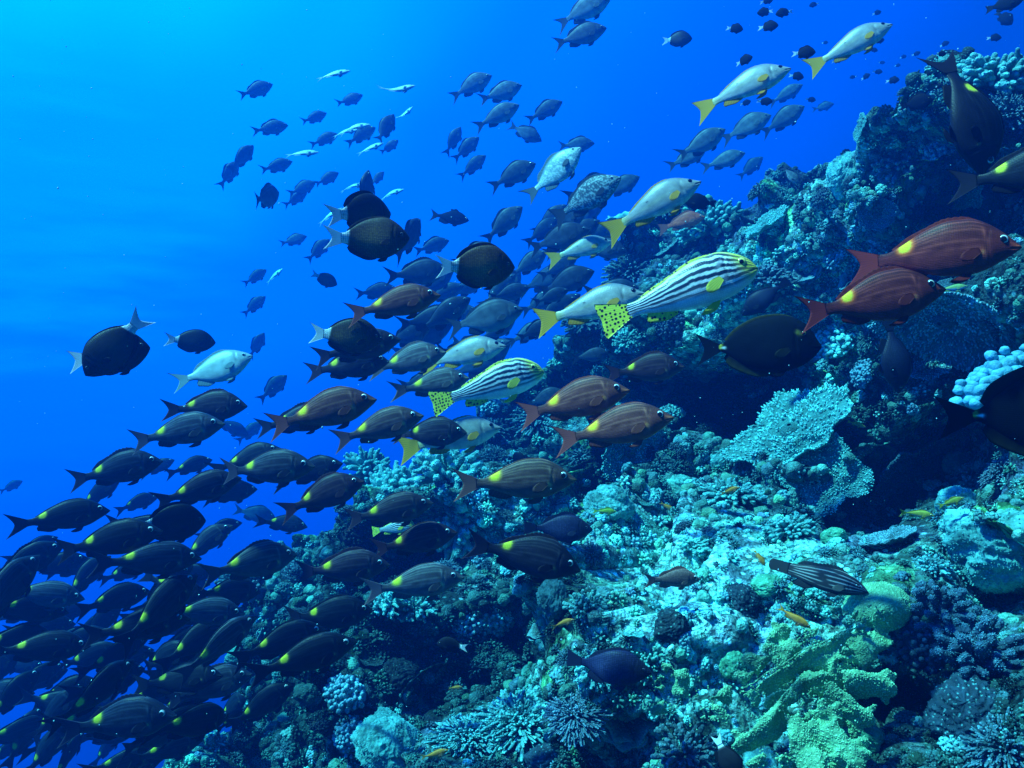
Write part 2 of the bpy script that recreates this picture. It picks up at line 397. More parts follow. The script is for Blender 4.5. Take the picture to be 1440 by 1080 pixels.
# ------------------------------------------------------------------ corals
def frame_of(d):
    d = unit(d); a = np.array([0, 0, 1.]) if abs(d[2]) < .9 else np.array([1., 0, 0])
    x = unit(np.cross(a, d)); return x, np.cross(d, x), d
def tube(mb, path, rad, seg=7, c0=(.5, .5, .5), c1=None, flat=1.0, side=None):
    """tapered tube with a rounded end; flat < 1 squashes it across 'side'"""
    path = np.asarray(path, float); n = len(path); rad = np.asarray(rad, float)
    tan = np.gradient(path, axis=0); tan /= np.linalg.norm(tan, axis=1)[:, None] + 1e-9
    ref = unit(side) if side is not None else frame_of(tan[0])[0]
    # round the tip
    tip = [path[-1] + tan[-1] * rad[-1] * k for k in (.45, .8, .97)]; tr = [rad[-1] * k for k in (.88, .58, .18)]
    path = np.vstack([path, tip]); rad = np.r_[rad, tr]; tan = np.vstack([tan, [tan[-1]] * 3]); n += 3
    x = ref[None] - (tan @ ref)[:, None] * tan; x /= np.linalg.norm(x, axis=1)[:, None] + 1e-9
    y = np.cross(tan, x); a = np.linspace(0, 2 * np.pi, seg, endpoint=False)
    v = path[:, None] + rad[:, None, None] * (flat * np.cos(a)[None, :, None] * x[:, None] + np.sin(a)[None, :, None] * y[:, None])
    c0 = np.asarray(c0, float); c1 = c0 if c1 is None else np.asarray(c1, float)
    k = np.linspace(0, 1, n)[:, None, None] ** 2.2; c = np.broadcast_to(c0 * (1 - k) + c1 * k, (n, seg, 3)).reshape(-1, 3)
    mb.add(v.reshape(-1, 3), gridfaces(n, seg, True), None, c)
def hemi(n, rng, lo=.05):
    k = np.arange(n) + .5; z = lo + (1 - lo) * (1 - k / n); ph = k * 2.39996 + rng.uniform(-.25, .25, n)
    z = np.clip(z + rng.uniform(-.08, .08, n), -.1, 1); r = np.sqrt(np.clip(1 - z * z, 0, 1))
    return np.stack([r * np.cos(ph), r * np.sin(ph), z], 1)
def spined(mb, n, size, c0, c1, seed, tall=.8):
    """add polyp cones to what has been built so far"""
    v, q, t, c = mb.arrays(); m_ = make_mesh('tmp', v, q, t); nn_ = np.zeros(len(v) * 3, np.float32); m_.vertices.foreach_get('normal', nn_); bpy.data.meshes.remove(m_)
    nubs(mb, v, nn_.reshape(-1, 3).astype(float), n, size, c0, c1, np.random.default_rng(seed), tall); return mb
def branching(seed, n=70, r=.05, inner=.25, sub=2, c0=(.2, .2, .16), c1=(.7, .75, .7), seg=7, hgt=.8, lump=.12, jit=.18):
    rng = np.random.default_rng(seed); mb = MB()
    for d in hemi(n, rng):
        L = (1 + rng.uniform(-jit, jit)) * .5
        e = d * np.array([1, 1, hgt]) * L; b = e * inner * rng.uniform(.6, 1.1)
        e = e + rng.normal(0, .02, 3); m = (b + e) / 2 + rng.normal(0, .025, 3) + np.array([0, 0, .03])
        t = np.linspace(0, 1, 6)[:, None]; path = (1 - t) ** 2 * b + 2 * t * (1 - t) * m + t * t * e
        rr = r * rng.uniform(.75, 1.2) * np.linspace(1.25, .8, 6) * (1 + lump * rng.normal(0, 1, 6))
        k = rng.uniform(.8, 1.15)
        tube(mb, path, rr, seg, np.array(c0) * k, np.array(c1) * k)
        for s in range(sub):
            q = path[rng.integers(2, 5)]; dd = unit(d + rng.normal(0, .55, 3)); ll = r * rng.uniform(1.6, 3.0)
            tube(mb, [q, q + dd * ll * .5, q + dd * ll], np.array([.8, .75, .62]) * r * rng.uniform(.8, 1.1), seg, np.array(c0) * k, np.array(c1) * k)
    return mb
def lumpball(rings=14, seg=20, noise=.12, fr=2.2, seed=0, low=-.35):
    th = np.linspace(1, low, rings); z = th; r = np.sqrt(np.clip(1 - z * z, 0, 1)); a = np.linspace(0, 2 * np.pi, seg, endpoint=False)
    v = np.stack([r[:, None] * np.cos(a), r[:, None] * np.sin(a), np.repeat(z[:, None], seg, 1)], -1).reshape(-1, 3)
    d = fbm(v * fr + seed * 3.7, 3, seed); return v * (1 + noise * d)[:, None], gridfaces(rings, seg, True), d
def unit2(v): return v / (np.linalg.norm(v, axis=1)[:, None] + 1e-9)
def boulder(seed, c=(.35, .38, .3), noise=.16, rings=64, seg=90, knob=.05, knobs=6.0):
    mb = MB(); v, q, d = lumpball(rings, seg, noise, 1.7, seed)
    u = v / np.linalg.norm(v, axis=1)[:, None]; f, i = worley2(np.stack([np.arctan2(u[:, 1], u[:, 0]) * (.3 + np.hypot(u[:, 0], u[:, 1])), u[:, 2] * 1.3], 1) * knobs, seed)
    v = v * (1 + knob * (np.sqrt(np.clip(1 - f / .7, 0, 1)) - .3) + .10 * vnoise(v * 1.1 + seed, seed + 2) + .035 * fbm(v * 7, 3, seed + 4))[:, None]
    k = (.75 + .35 * np.clip(1 - f / .6, 0, 1) + .15 * d)[:, None]
    pv = v * np.array([.5, .5, .42]); mb.add(pv, q, None, np.array(c) * k * (.75 + .5 * sstep(-.4, .5, fbm(v * 2.3, 3, seed + 8)))[:, None]); nubs(mb, pv, unit2(v), 2600, .011, np.array(c) * .7, np.array(c) * 1.5, np.random.default_rng(seed)); return mb
def nubs(mb, v, nrm, n, size, c0, c1, rng, tall=1.05):
    """short polyp cones over a surface"""
    pick = rng.integers(0, len(v), n)
    an = np.arange(5) * 2 * np.pi / 5; nn_ = nrm[pick] + rng.normal(0, .22, (n, 3)); nn_ /= np.linalg.norm(nn_, axis=1)[:, None] + 1e-9
    ref = np.where(np.abs(nn_[:, 2:3]) < .9, np.array([[0, 0, 1.]]), np.array([[1., 0, 0]])); x = np.cross(ref, nn_); x /= np.linalg.norm(x, axis=1)[:, None] + 1e-9; y = np.cross(nn_, x)
    sz = size * rng.uniform(.7, 1.3, n); ring = v[pick][:, None] + sz[:, None, None] * .5 * (np.cos(an)[None, :, None] * x[:, None] + np.sin(an)[None, :, None] * y[:, None]) - nn_[:, None] * size * .2
    tip = v[pick] + nn_ * (sz * tall)[:, None]; r2 = ring * .75 + tip[:, None] * .25 + nn_[:, None] * (sz * .43 * tall)[:, None, None]
    V_ = np.concatenate([ring, r2, tip[:, None]], 1).reshape(-1, 3); o = np.arange(n)[:, None, None] * 11
    q = np.array([[k, (k + 1) % 5, 5 + (k + 1) % 5, 5 + k] for k in range(5)])[None] + o; t = np.array([[5 + k, 5 + (k + 1) % 5, 10] for k in range(5)])[None] + o
    k = rng.uniform(.8, 1.2, (n, 1, 1)); c = np.concatenate([np.tile(np.array(c0), (n, 5, 1)), np.tile((np.array(c0) + np.array(c1)) / 2, (n, 5, 1)), np.tile(np.array(c1), (n, 1, 1))], 1) * k
    mb.add(V_, q.reshape(-1, 4), t.reshape(-1, 3), c.reshape(-1, 3))
def knobby(seed, n=60, r=.075, c=(.5, .56, .52), hgt=.7):
    rng = np.random.default_rng(seed); mb = MB()
    for d in hemi(n, rng, .0):
        p = d * np.array([.44, .44, .44 * hgt]) * rng.uniform(.72, 1.05); v, q, dd = lumpball(9, 12, .14, 1.6, int(rng.integers(1e6)), -.95)
        k = rng.uniform(.75, 1.2); mb.add(v * r * rng.uniform(.7, 1.4) + p, q, None, np.array(c) * (k + .15 * dd[:, None]))
    v, q, dd = lumpball(12, 18, .15, 2, seed, -.6); mb.add(v * np.array([.38, .38, .34 * hgt]), q, None, np.array(c) * .45)
    return mb
def plate(seed, c0=(.22, .22, .17), c1=(.66, .72, .66), nub=.014, nn=1100, dish=.10, lobes=.24, stem=True):
    rng = np.random.default_rng(seed); mb = MB(); na, nr = 96, 16
    a = np.linspace(0, 2 * np.pi, na, endpoint=False)
    ca = np.stack([np.cos(a), np.sin(a), a * 0], 1)
    R = .5 * (1 + lobes * fbm(ca * 1.3 + seed, 2, seed) + .05 * fbm(ca * 7 + seed, 2, seed + 3))
    def surf(rr, ang, Rr):
        x, y = rr * Rr * np.cos(ang), rr * Rr * np.sin(ang); p = np.stack([x, y, x * 0], -1).reshape(-1, 3)
        return (dish * rr ** 2 * .6 + .035 * vnoise(p * 5 + seed, seed).reshape(x.shape) + .02 * vnoise(p * 13, seed + 9).reshape(x.shape))
    t = np.linspace(0.02, 1, nr)[:, None] * np.ones((1, na)); AA = np.ones((nr, 1)) * a; RR = np.ones((nr, 1)) * R
    z = surf(t, AA, RR); top = np.stack([t * RR * np.cos(AA), t * RR * np.sin(AA), z], -1)
    bot = top.copy(); bot[..., 2] -= .022 + .05 * (1 - t); bot[..., :2] *= .985
    allv = np.concatenate([top, bot[::-1]], 0); col = np.ones((2 * nr, na, 3)) * np.array(c0)
    col[:nr] *= (.8 + .5 * t[..., None]); mb.add(allv.reshape(-1, 3), gridfaces(2 * nr, na, True), None, col.reshape(-1, 3))
    for k in range(nn):
        rr = math.sqrt(rng.uniform(0, 1.0)) if k > nn * .2 else rng.uniform(.93, 1.02); ang = rng.uniform(0, 2 * np.pi)
        Rr = np.interp(ang, np.r_[a, 2 * np.pi], np.r_[R, R[0]])
        zz = float(surf(np.array([[rr]]), np.array([[ang]]), np.array([[Rr]]))[0, 0])
        b = np.array([rr * Rr * math.cos(ang), rr * Rr * math.sin(ang), zz - .006]); d = unit([.6 * rr * math.cos(ang) + rng.normal(0, .25), .6 * rr * math.sin(ang) + rng.normal(0, .25), .9])
        h = nub * rng.uniform(1.4, 3.2); s = nub * rng.uniform(.55, .95); x, y, _ = frame_of(d); an = np.arange(5) * 2 * np.pi / 5
        ring = lambda q, zc: b + d * zc + q * (np.cos(an)[:, None] * x + np.sin(an)[:, None] * y)
        v = np.vstack([ring(s, 0), ring(s * .8, h * .7), [b + d * h]]); kk = rng.uniform(.75, 1.15)
        c = np.vstack([np.tile(np.array(c0) * kk, (5, 1)), np.tile(np.array(c1) * kk * .85, (5, 1)), [np.array(c1) * kk * 1.15]])
        mb.add(v, gridfaces(2, 5, True), [[5 + i, 5 + (i + 1) % 5, 10] for i in range(5)], c)
    if stem: tube(mb, [[0, 0, -.30], [0, 0, -.15], [0.01, 0, -.08], [0, 0, -.05]], [.16, .10, .10, .10], 12, np.array(c0) * .7)
    return mb
def foliose(seed, n=9, c0=(.2, .2, .16), c1=(.6, .66, .6)):
    """whorl of thin wavy upright plates"""
    rng = np.random.default_rng(seed); mb = MB()
    for k in range(n):
        a0 = k * 2.4 + rng.uniform(-.3, .3); r0 = .06 + .05 * k / n * 6 * .35; m = 22; t = np.linspace(-1, 1, m); h = np.linspace(0, 1, 9)
        T, H = np.meshgrid(t, h, indexing='ij'); ang = a0 + T * rng.uniform(.8, 1.3); rad = r0 + H ** 1.4 * (.22 + .1 * rng.uniform()) + .025 * np.sin(7 * T + k) * H
        z = H * (.34 - .12 * k / n) * (1 - .35 * T ** 2) + .02 * np.sin(9 * T + 2 * k) * H
        v = np.stack([rad * np.cos(ang), rad * np.sin(ang), z], -1); v2 = v - np.stack([np.cos(ang), np.sin(ang), -.3 * np.ones_like(z)], -1) * .014
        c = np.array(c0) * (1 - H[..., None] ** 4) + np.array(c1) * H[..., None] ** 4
        vv = np.concatenate([v, v2[:, ::-1]], 1); mb.add(vv.reshape(-1, 3), gridfaces(m, 18, True), None, np.concatenate([c, c[:, ::-1] * .8], 1).reshape(-1, 3))
    return mb

TEAL0, TEAL1 = (.16, .19, .17), (.62, .74, .70)
PROTO = {}
def proto(name, mb, mat): PROTO[name] = mb.mesh(name, mat)
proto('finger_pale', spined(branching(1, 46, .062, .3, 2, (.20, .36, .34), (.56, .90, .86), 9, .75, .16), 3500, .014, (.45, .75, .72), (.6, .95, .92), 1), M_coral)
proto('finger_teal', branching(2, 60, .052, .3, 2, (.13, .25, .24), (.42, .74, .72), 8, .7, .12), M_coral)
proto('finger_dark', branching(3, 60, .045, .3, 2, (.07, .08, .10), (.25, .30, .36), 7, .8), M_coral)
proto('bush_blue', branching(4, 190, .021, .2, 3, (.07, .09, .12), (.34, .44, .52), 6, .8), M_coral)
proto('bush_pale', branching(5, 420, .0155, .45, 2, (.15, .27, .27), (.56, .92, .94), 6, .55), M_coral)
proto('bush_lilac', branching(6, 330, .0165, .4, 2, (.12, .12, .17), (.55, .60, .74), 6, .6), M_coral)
proto('cauli_pale', knobby(7, 260, .034, (.40, .68, .70)), M_soft)
proto('cauli_blue', knobby(8, 220, .040, (.40, .50, .60)), M_soft)
proto('cauli_dark', knobby(9, 200, .038, (.07, .09, .13)), M_soft)
proto('plate_teal', plate(10, (.10, .21, .20), (.42, .76, .74)), M_coral)
proto('plate_blue', plate(11, (.12, .15, .18), (.50, .60, .68), .012, 1300), M_coral)
proto('plate_dark', plate(12, (.05, .065, .09), (.14, .19, .26), .010, 1300), M_coral)
proto('plate_green', plate(13, (.12, .26, .16), (.36, .78, .52), .016, 800), M_coral)
proto('massive_teal', boulder(14, (.26, .48, .46)), M_massive)
proto('massive_dark', boulder(15, (.05, .065, .10), .14, 64, 90, .12, 5), M_massive)
proto('massive_green', boulder(16, (.18, .42, .26), .12), M_massive)
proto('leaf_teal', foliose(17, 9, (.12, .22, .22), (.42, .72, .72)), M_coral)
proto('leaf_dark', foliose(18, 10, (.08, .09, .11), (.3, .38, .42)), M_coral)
proto('pillar_dark', spined(branching(19, 26, .070, .1, 2, (.05, .06, .10), (.12, .16, .24), 10, 1.0, .14), 4000, .016, (.06, .08, .12), (.30, .40, .52), 19, 1.0), M_coral)
ZUP = np.array([0, 0, 1.])
def put(kind, px, py, wpx, up=.5, name='coral', flat=1.0, off=0.0, spin=None, aim=None, tint=None):
    h = hit(px, py)
    if h is None: return None
    p, nrm = h; s = wpx * p[1] / F
    d = unit(nrm * (1 - up) + ZUP * up) if aim is None else unit(aim)
    x, y, z = frame_of(d); a = RNG.uniform(0, 6.28) if spin is None else spin
    xx = x * math.cos(a) + y * math.sin(a); yy = np.cross(z, xx)
    o = link(name, PROTO[kind])
    m = Matrix([[xx[i] * s, yy[i] * s, z[i] * s * flat, p[i] + d[i] * s * off] for i in range(3)] + [[0, 0, 0, 1]])
    o.matrix_world = m
    if tint: o.color = (*tint, 1)
    return o
LM = []         # landmarks: (phrase, px, py)
CORALS = [  # kind, px, py, width px, upness, height factor, offset, name, label
 ('plate_teal',1120,618,165,.42,1,.12,'table_coral','wide pale teal table coral in the middle of the slope'),
 ('plate_blue',1335,432,180,.3,1,.14,'table_coral','broad blue table coral below the two red fish'),
 ('plate_blue',1255,768,76,.3,1,.14,'table_coral','small oval blue table coral above the green dome coral'),
 ('plate_dark',1275,640,130,.1,1,.12,'table_coral','dark navy table coral facing outward beside the wide pale table coral'),
 ('plate_blue',1290,508,90,.2,1,.12,'table_coral','speckled blue table coral under the big blue one'),
 ('plate_teal',882,632,96,.2,1,.14,'table_coral','teal table coral just below the lower red-brown emperor fish'),
 ('plate_teal',1160,672,110,.2,1,.1,'table_coral','lower tier of pale teal table coral under the wide one'),
 ('plate_teal',1078,322,66,.5,1,.1,'table_coral','bright turquoise table coral high on the slope above the striped sweetlips'),
 ('plate_green',1362,265,66,.4,1,.1,'table_coral','green table coral under the dark fish at upper right'),
 ('plate_blue',1230,300,52,.3,1,.1,'table_coral','pale speckled table coral below the round blue cup coral'),
 ('plate_teal',1188,207,40,.4,1,.1,'table_coral','small pale table coral under the ridge bush coral'),
 ('plate_teal',1215,178,34,.4,1,.1,'table_coral','tiny pale table coral just right of the small ridge table coral'),
 ('massive_teal',1192,246,62,.2,1.1,0,'boulder_coral','round smooth blue cup coral high on the slope'),
 ('bush_blue',1210,168,92,.8,1.1,.1,'branching_coral','dark blue bushy coral standing up on the ridge skyline'),
 ('finger_pale',630,672,100,.5,1,.0,'finger_coral','pale mint finger coral with thick lobes below the spotted snapper'),
 ('finger_pale',556,690,78,.5,1,.0,'finger_coral','pale mint finger coral left of the largest finger coral'),
 ('finger_pale',645,738,84,.5,1,.0,'finger_coral','pale mint finger coral just below the largest finger coral'),
 ('finger_teal',520,665,70,.6,1,.0,'finger_coral','teal finger coral at the left skyline of the reef'),
 ('finger_teal',430,745,80,.6,1,.0,'finger_coral','teal finger coral poking out among dark fish on the left edge'),
 ('finger_dark',350,835,96,.5,1,.0,'finger_coral','dark finger coral at the far left corner of the reef'),
 ('cauli_pale',695,866,72,.4,1,.0,'cauliflower_coral','pale cauliflower coral in the dark hollow at centre bottom'),
 ('cauli_blue',655,880,58,.4,1,.0,'cauliflower_coral','blue-grey cauliflower coral beside the pale one in the hollow'),
 ('finger_pale',548,852,52,.5,1,.0,'finger_coral','small pale finger coral under the grey emperor fish'),
 ('finger_teal',585,860,60,.5,1,.0,'finger_coral','small teal finger coral right of the small pale one'),
 ('bush_pale',735,1030,150,.45,.8,.05,'branching_coral','large pale turquoise bush coral at the bottom edge'),
 ('bush_pale',660,1045,110,.45,.8,.02,'branching_coral','pale turquoise bush coral left of the largest one at the bottom'),
 ('finger_pale',775,998,70,.5,1.1,.0,'finger_coral','bright white-tipped finger coral atop the large bottom bush coral'),
 ('bush_lilac',810,1010,90,.45,.8,.03,'branching_coral','lilac bush coral right of the large turquoise bush coral'),
 ('massive_dark',770,1075,58,.5,1,.0,'boulder_coral','dark knobbly round coral at the very bottom edge'),
 ('bush_lilac',825,1062,66,.5,.9,.0,'branching_coral','small lilac bush coral at the bottom edge beside the knobbly one'),
 ('cauli_blue',482,980,70,.4,1.2,.0,'cauliflower_coral','tall blue-grey cauliflower coral at the lower left of the reef'),
 ('cauli_blue',490,1035,60,.4,1,.0,'cauliflower_coral','blue-grey cauliflower coral right under the tall one'),
 ('massive_teal',545,1045,90,.4,.55,-.05,'boulder_coral','mottled low mound coral at the bottom left of the reef'),
 ('massive_teal',1405,770,150,.3,1,.0,'boulder_coral','big pale pitted boulder coral at the right edge'),
 ('massive_teal',1350,655,36,.5,1.6,.1,'boulder_coral','small pale mushroom-shaped coral under the surgeonfish at the right edge'),
 ('massive_teal',1345,705,48,.5,1.1,.0,'boulder_coral','pale round coral above the big pitted boulder coral'),
 ('cauli_dark',1300,900,96,.4,1,.0,'cauliflower_coral','dark speckled lumpy coral right of the green coral'),
 ('pillar_dark',1375,935,120,.5,1,.0,'pillar_coral','dark stubby pillar coral at the lower right'),
 ('pillar_dark',1320,870,90,.5,1,.0,'pillar_coral','dark stubby pillar coral above the speckled lumpy coral'),
 ('massive_dark',1370,1005,110,.4,.9,.0,'boulder_coral','dark navy knobbly boulder coral at the lower right'),
 ('massive_green',1210,1030,60,.5,.9,.0,'boulder_coral','green round coral beside the green finger coral at the bottom'),
 ('cauli_pale',1350,1050,60,.5,.9,.0,'cauliflower_coral','pale cauliflower coral near the bottom right corner'),
 ('bush_blue',1415,1055,110,.5,.8,.0,'branching_coral','dark blue bush coral filling the bottom right corner'),
 ('massive_green',1030,935,40,.4,.9,.0,'boulder_coral','small green round coral left of the green finger coral'),
 ('leaf_teal',1235,775,60,.5,.8,.0,'leaf_coral','pale lobed leaf coral left of the small oval blue table coral'),
 ('finger_teal',1110,750,70,.4,.8,.0,'finger_coral','teal knobbly coral hanging under the table coral ledge'),
 ('finger_teal',1030,700,80,.4,.7,.0,'finger_coral','teal finger coral in shade left of the wide table coral'),
 ('leaf_dark',880,1010,100,.5,.7,.0,'leaf_coral','dark leafy coral right of the lilac bush coral'),
 ('finger_dark',965,1060,90,.5,.8,.0,'finger_coral','dark finger coral at the bottom centre under the green coral'),
 ('massive_teal',1075,1075,60,.5,.7,.0,'boulder_coral','pale lilac mound coral at the bottom edge under the green coral'),
 ('finger_teal',1000,325,90,.6,.9,.0,'finger_coral','teal finger coral behind the head of the upper silver snapper'),
 ('bush_blue',890,385,80,.6,.9,.0,'branching_coral','blue bush coral on the skyline above the lower silver snapper'),
 ('bush_blue',760,590,90,.6,.8,.0,'branching_coral','blue bush coral on the skyline right of the smaller striped sweetlips'),
 ('finger_teal',1395,120,110,.5,.9,.0,'finger_coral','teal coral head at the upper right behind the dark diving fish'),
 ('bush_blue',1420,165,80,.4,.8,.0,'branching_coral','blue bush coral at the upper right frame edge'),
]
kindword = {}
for k, x, y, w, up, fl, off, nm, lab in CORALS:
    o = put(k, x, y, w, up, nm, fl, off)
    if o is not None:
        cat = {'boulder_coral': 'coral', 'table_coral': 'table coral'}.get(nm, 'coral'); tag(o, lab, cat, 'coral colonies on the reef slope')

# pale blue leather coral with round lobes at the right edge
p, nrm = hit(1395, 535); s0 = p[1] / F; mb = MB()
rv = ray(1395, 535) * (p[1] - .55); s0 = rv[1] / F
for i in range(46):
    row_ = i % 3; an_ = math.radians(80 + 92 * (i + RNG.uniform(0, .8)) / 46); R_ = (86, 74, 60)[row_] * RNG.uniform(.88, 1.06)
    ex, ey = 1436 + R_ * 1.05 * math.cos(an_), 580 - R_ * math.sin(an_); d0 = rv[1] + (.06, .02, -.01)[row_]
    rr_ = RNG.uniform(6.0, 9.5) * s0; bx_, by_ = 1436 + (R_ - 30) * math.cos(an_), 586 - (R_ - 30) * math.sin(an_); k_ = RNG.uniform(.85, 1.12)
    tube(mb, [at(bx_, by_, d0 + .05), at((bx_ + ex) / 2 + RNG.uniform(-4, 4), (by_ + ey) / 2, d0 + .02), at(ex, ey, d0)], np.array([.8, .72, 1.0]) * rr_, 14, np.array([.16, .30, .44]) * k_, np.array([.28, .48, .65]) * k_)
    v, q, d = lumpball(12, 16, .12, 1.4, i + 50, -.98); mb.add(v * rr_ * 1.12 + at(ex, ey, d0), q, None, np.array([.26, .46, .62]) * k_)
v, q, d = lumpball(16, 20, .12, 1.4, 3, -.98); mb.add(v * 44 * s0 * np.array([1, .6, 1]) + at(1440, 590, rv[1] + .08), q, None, np.array([.2, .33, .46]))
tube(mb, [p + np.array([.03, .1, -.12]), (p + rv) / 2 + np.array([.02, 0, -.06]), rv + np.array([.03, .05, -.06])], [.10, .08, .05], 12, (.25, .33, .42))
me = mb.mesh('leather_coral', M_soft)
o = link('leather_coral', me); tag(o, 'pale blue leather coral with rounded lobes behind the surgeonfish at right edge', 'coral', 'coral colonies on the reef slope')

# the big green finger coral in the lower right
mb = MB(); GREEN = np.array([.21, .49, .26])
fing = [
 [(1215,880,30),(1165,905,34),(1115,930,34),(1060,962,26)],
 [(1205,915,34),(1140,945,36),(1070,985,32),(1000,1000,26),(952,990,24),(938,962,22),(945,945,16)],
 [(1150,890,22),(1128,880,22),(1138,905,20)], [(1120,935,24),(1092,905,20),(1100,890,17)],
 [(1170,960,34),(1115,985,34),(1055,1012,28),(1020,1022,22),(985,1018,18)],
 [(1140,975,32),(1105,1020,32),(1085,1062,24),(1092,1076,20)],
 [(1150,985,32),(1150,1025,32),(1180,1055,26),(1200,1072,22)],
 [(1150,980,30),(1190,1000,28),(1215,1010,18)],
 [(1185,965,26),(1222,962,22),(1245,968,18)],
 [(1160,1000,26),(1195,1035,24),(1202,1062,20)], [(1105,1005,24),(1060,1040,20),(1040,1050,16)], [(1130,1015,24),(1130,1055,22),(1145,1082,20)],
 [(1200,930,32),(1185,960,30),(1150,985,30)], [(1195,990,24),(1170,1015,22),(1150,1010,20)], [(1245,870,34),(1215,900,36),(1190,940,36)], [(962,985,20),(975,960,15)], [(1010,1000,20),(1022,975,14)],
]
lay = [0.0, .01, .03, .03, -.02, -.035, -.03, .0, .02, -.04, -.04, -.04, .02, -.03, .03, .01, .01]
for fpts, l in zip(fing, lay):
    a = np.array(fpts, float); t = np.linspace(0, len(a) - 1, 9 * (len(a) - 1))
    xs, ys, ws = (np.interp(t, np.arange(len(a)), a[:, k]) for k in range(3))
    for _ in range(3):
        for arr in (xs, ys): arr[1:-1] = (arr[:-2] + 2 * arr[1:-1] + arr[2:]) / 4
    ws = ws * np.linspace(1.22, .92, len(ws)) * (1 + .05 * np.sin(np.arange(len(ws)) * .9 + RNG.uniform(0, 6)))
    dep = 2.17 + (1000 - ys) * .0011 - (xs - 1100) * .00035 + l
    hd = [hit(x, y) for x, y in zip(xs, ys)]; dep = np.array([min(d, q_[0][1] - .12) if q_ is not None else d for d, q_ in zip(dep, hd)])
    for _ in range(4): dep[1:-1] = np.minimum(dep[1:-1], (dep[:-2] + dep[2:]) / 2 + .004)
    path = np.stack([at(x, y, d) for x, y, d in zip(xs, ys, dep)]); rad = ws * dep / F
    tube(mb, path, rad, 18, GREEN * RNG.uniform(.85, 1.1), GREEN * 1.15, .34, (0, 1, .55))
    tg = np.gradient(np.stack([xs, ys], 1), axis=0); tg /= np.linalg.norm(tg, axis=1)[:, None] + 1e-9
    for k_ in range(len(xs) * 2 // 3, len(xs), 4):
        for sd_ in (1, -1):
            if RNG.uniform() < .3: continue
            ox, oy = -tg[k_, 1] * sd_ + .5 * tg[k_, 0], tg[k_, 0] * sd_ + .5 * tg[k_, 1]; L_ = ws[k_] * RNG.uniform(.9, 1.25); dd = dep[k_] + RNG.uniform(-.03, .02)
            tube(mb, [at(xs[k_] + ox * L_ * q_, ys[k_] + oy * L_ * q_, dd) for q_ in (.3, .7, 1.0)], np.array([.46, .44, .36]) * ws[k_] * dep[k_] / F * RNG.uniform(.8, 1.1), 12, GREEN, GREEN, .55, (0, 1, .35))
v, q, d = lumpball(30, 40, .10, 1.6, 5, -.95); mb.add(v * np.array([.095, .10, .066]) + at(1235, 853, 2.38), q, None, GREEN * np.array([.8, .95, 1.0]))
v, q, d = lumpball(30, 40, .12, 1.6, 8, -.95); mb.add(v * np.array([.15, .12, .12]) + at(1190, 915, 2.38), q, None, GREEN * .9)
v, q, d = lumpball(30, 40, .12, 1.6, 9, -.95); mb.add(v * np.array([.15, .10, .10]) + at(1120, 980, 2.33), q, None, GREEN * .8)
tmp = link('green_finger_coral', mb.mesh('tmp'))
rm = tmp.modifiers.new('remesh', 'REMESH'); rm.mode = 'VOXEL'; rm.voxel_size = .0045
sm = tmp.modifiers.new('smooth', 'SMOOTH'); sm.iterations = 14; sm.factor = .6
dg = bpy.context.evaluated_depsgraph_get(); ev = tmp.evaluated_get(dg); m2 = ev.to_mesh()
vv = np.zeros(len(m2.vertices) * 3, np.float32); m2.vertices.foreach_get('co', vv); vv = vv.reshape(-1, 3).astype(float)
nn = np.zeros(len(vv) * 3, np.float32); m2.vertices.foreach_get('normal', nn); nn = nn.reshape(-1, 3)
qq = np.array([list(p_.vertices) for p_ in m2.polygons if len(p_.vertices) == 4])
vv = vv + nn * (.002 * fbm(vv / .10, 2, 3) + .0016 * vnoise(vv / .012, 4))[:, None]
gc = GREEN * np.clip(.95 + .15 * fbm(vv / .12, 2, 6), .5, 1.4)[:, None] * np.array([1, 1, 1.])
gb = MB(); gb.add(vv, qq, None, gc * .85); front = np.nonzero(nn[:, 1] < .35)[0]; nubs(gb, vv[front], nn[front], 15000, .0050, GREEN * .95, GREEN * np.array([1.4, 1.35, 1.5]), RNG, .42)
me = gb.mesh('green_finger_coral', M_green)
ev.to_mesh_clear(); bpy.data.objects.remove(tmp)
o = link('green_finger_coral', me); tag(o, 'large bright green coral with broad flattened fingers and a round dome at lower right', 'coral', 'coral colonies on the reef slope')

# many small colonies, each its own object
SMALL = [('finger_teal', 'small teal finger coral', 'finger_coral'), ('finger_pale', 'small pale finger coral', 'finger_coral'), ('finger_dark', 'small dark finger coral', 'finger_coral'), ('bush_blue', 'small blue bushy coral', 'branching_coral'),
         ('bush_pale', 'small whitish bushy coral', 'branching_coral'), ('bush_lilac', 'small lilac bushy coral', 'branching_coral'), ('cauli_pale', 'small pale cauliflower coral', 'cauliflower_coral'),
         ('cauli_blue', 'small blue-grey cauliflower coral', 'cauliflower_coral'), ('cauli_dark', 'small dark lumpy coral', 'cauliflower_coral'), ('plate_teal', 'small teal plate coral', 'table_coral'),
         ('plate_blue', 'small blue plate coral', 'table_coral'), ('massive_teal', 'small pale round coral', 'boulder_coral'), ('massive_green', 'small green round coral', 'boulder_coral'), ('leaf_teal', 'small teal leaf coral', 'leaf_coral'), ('leaf_dark', 'small dark leaf coral', 'leaf_coral'), ('massive_dark', 'small dark knobbly coral', 'boulder_coral')]
PR = np.array([10, 5, 8, 12, 5, 5, 7, 9, 9, 6, 6, 5, 4, 4, 6, 5], float); PR /= PR.sum()
small, taken = [], [(x, y, w * .5) for _, x, y, w, *_ in CORALS] + [(1110, 980, 120), (1190, 890, 90), (970, 985, 50), (1180, 1040, 70), (1400, 530, 50)]
tries = 0
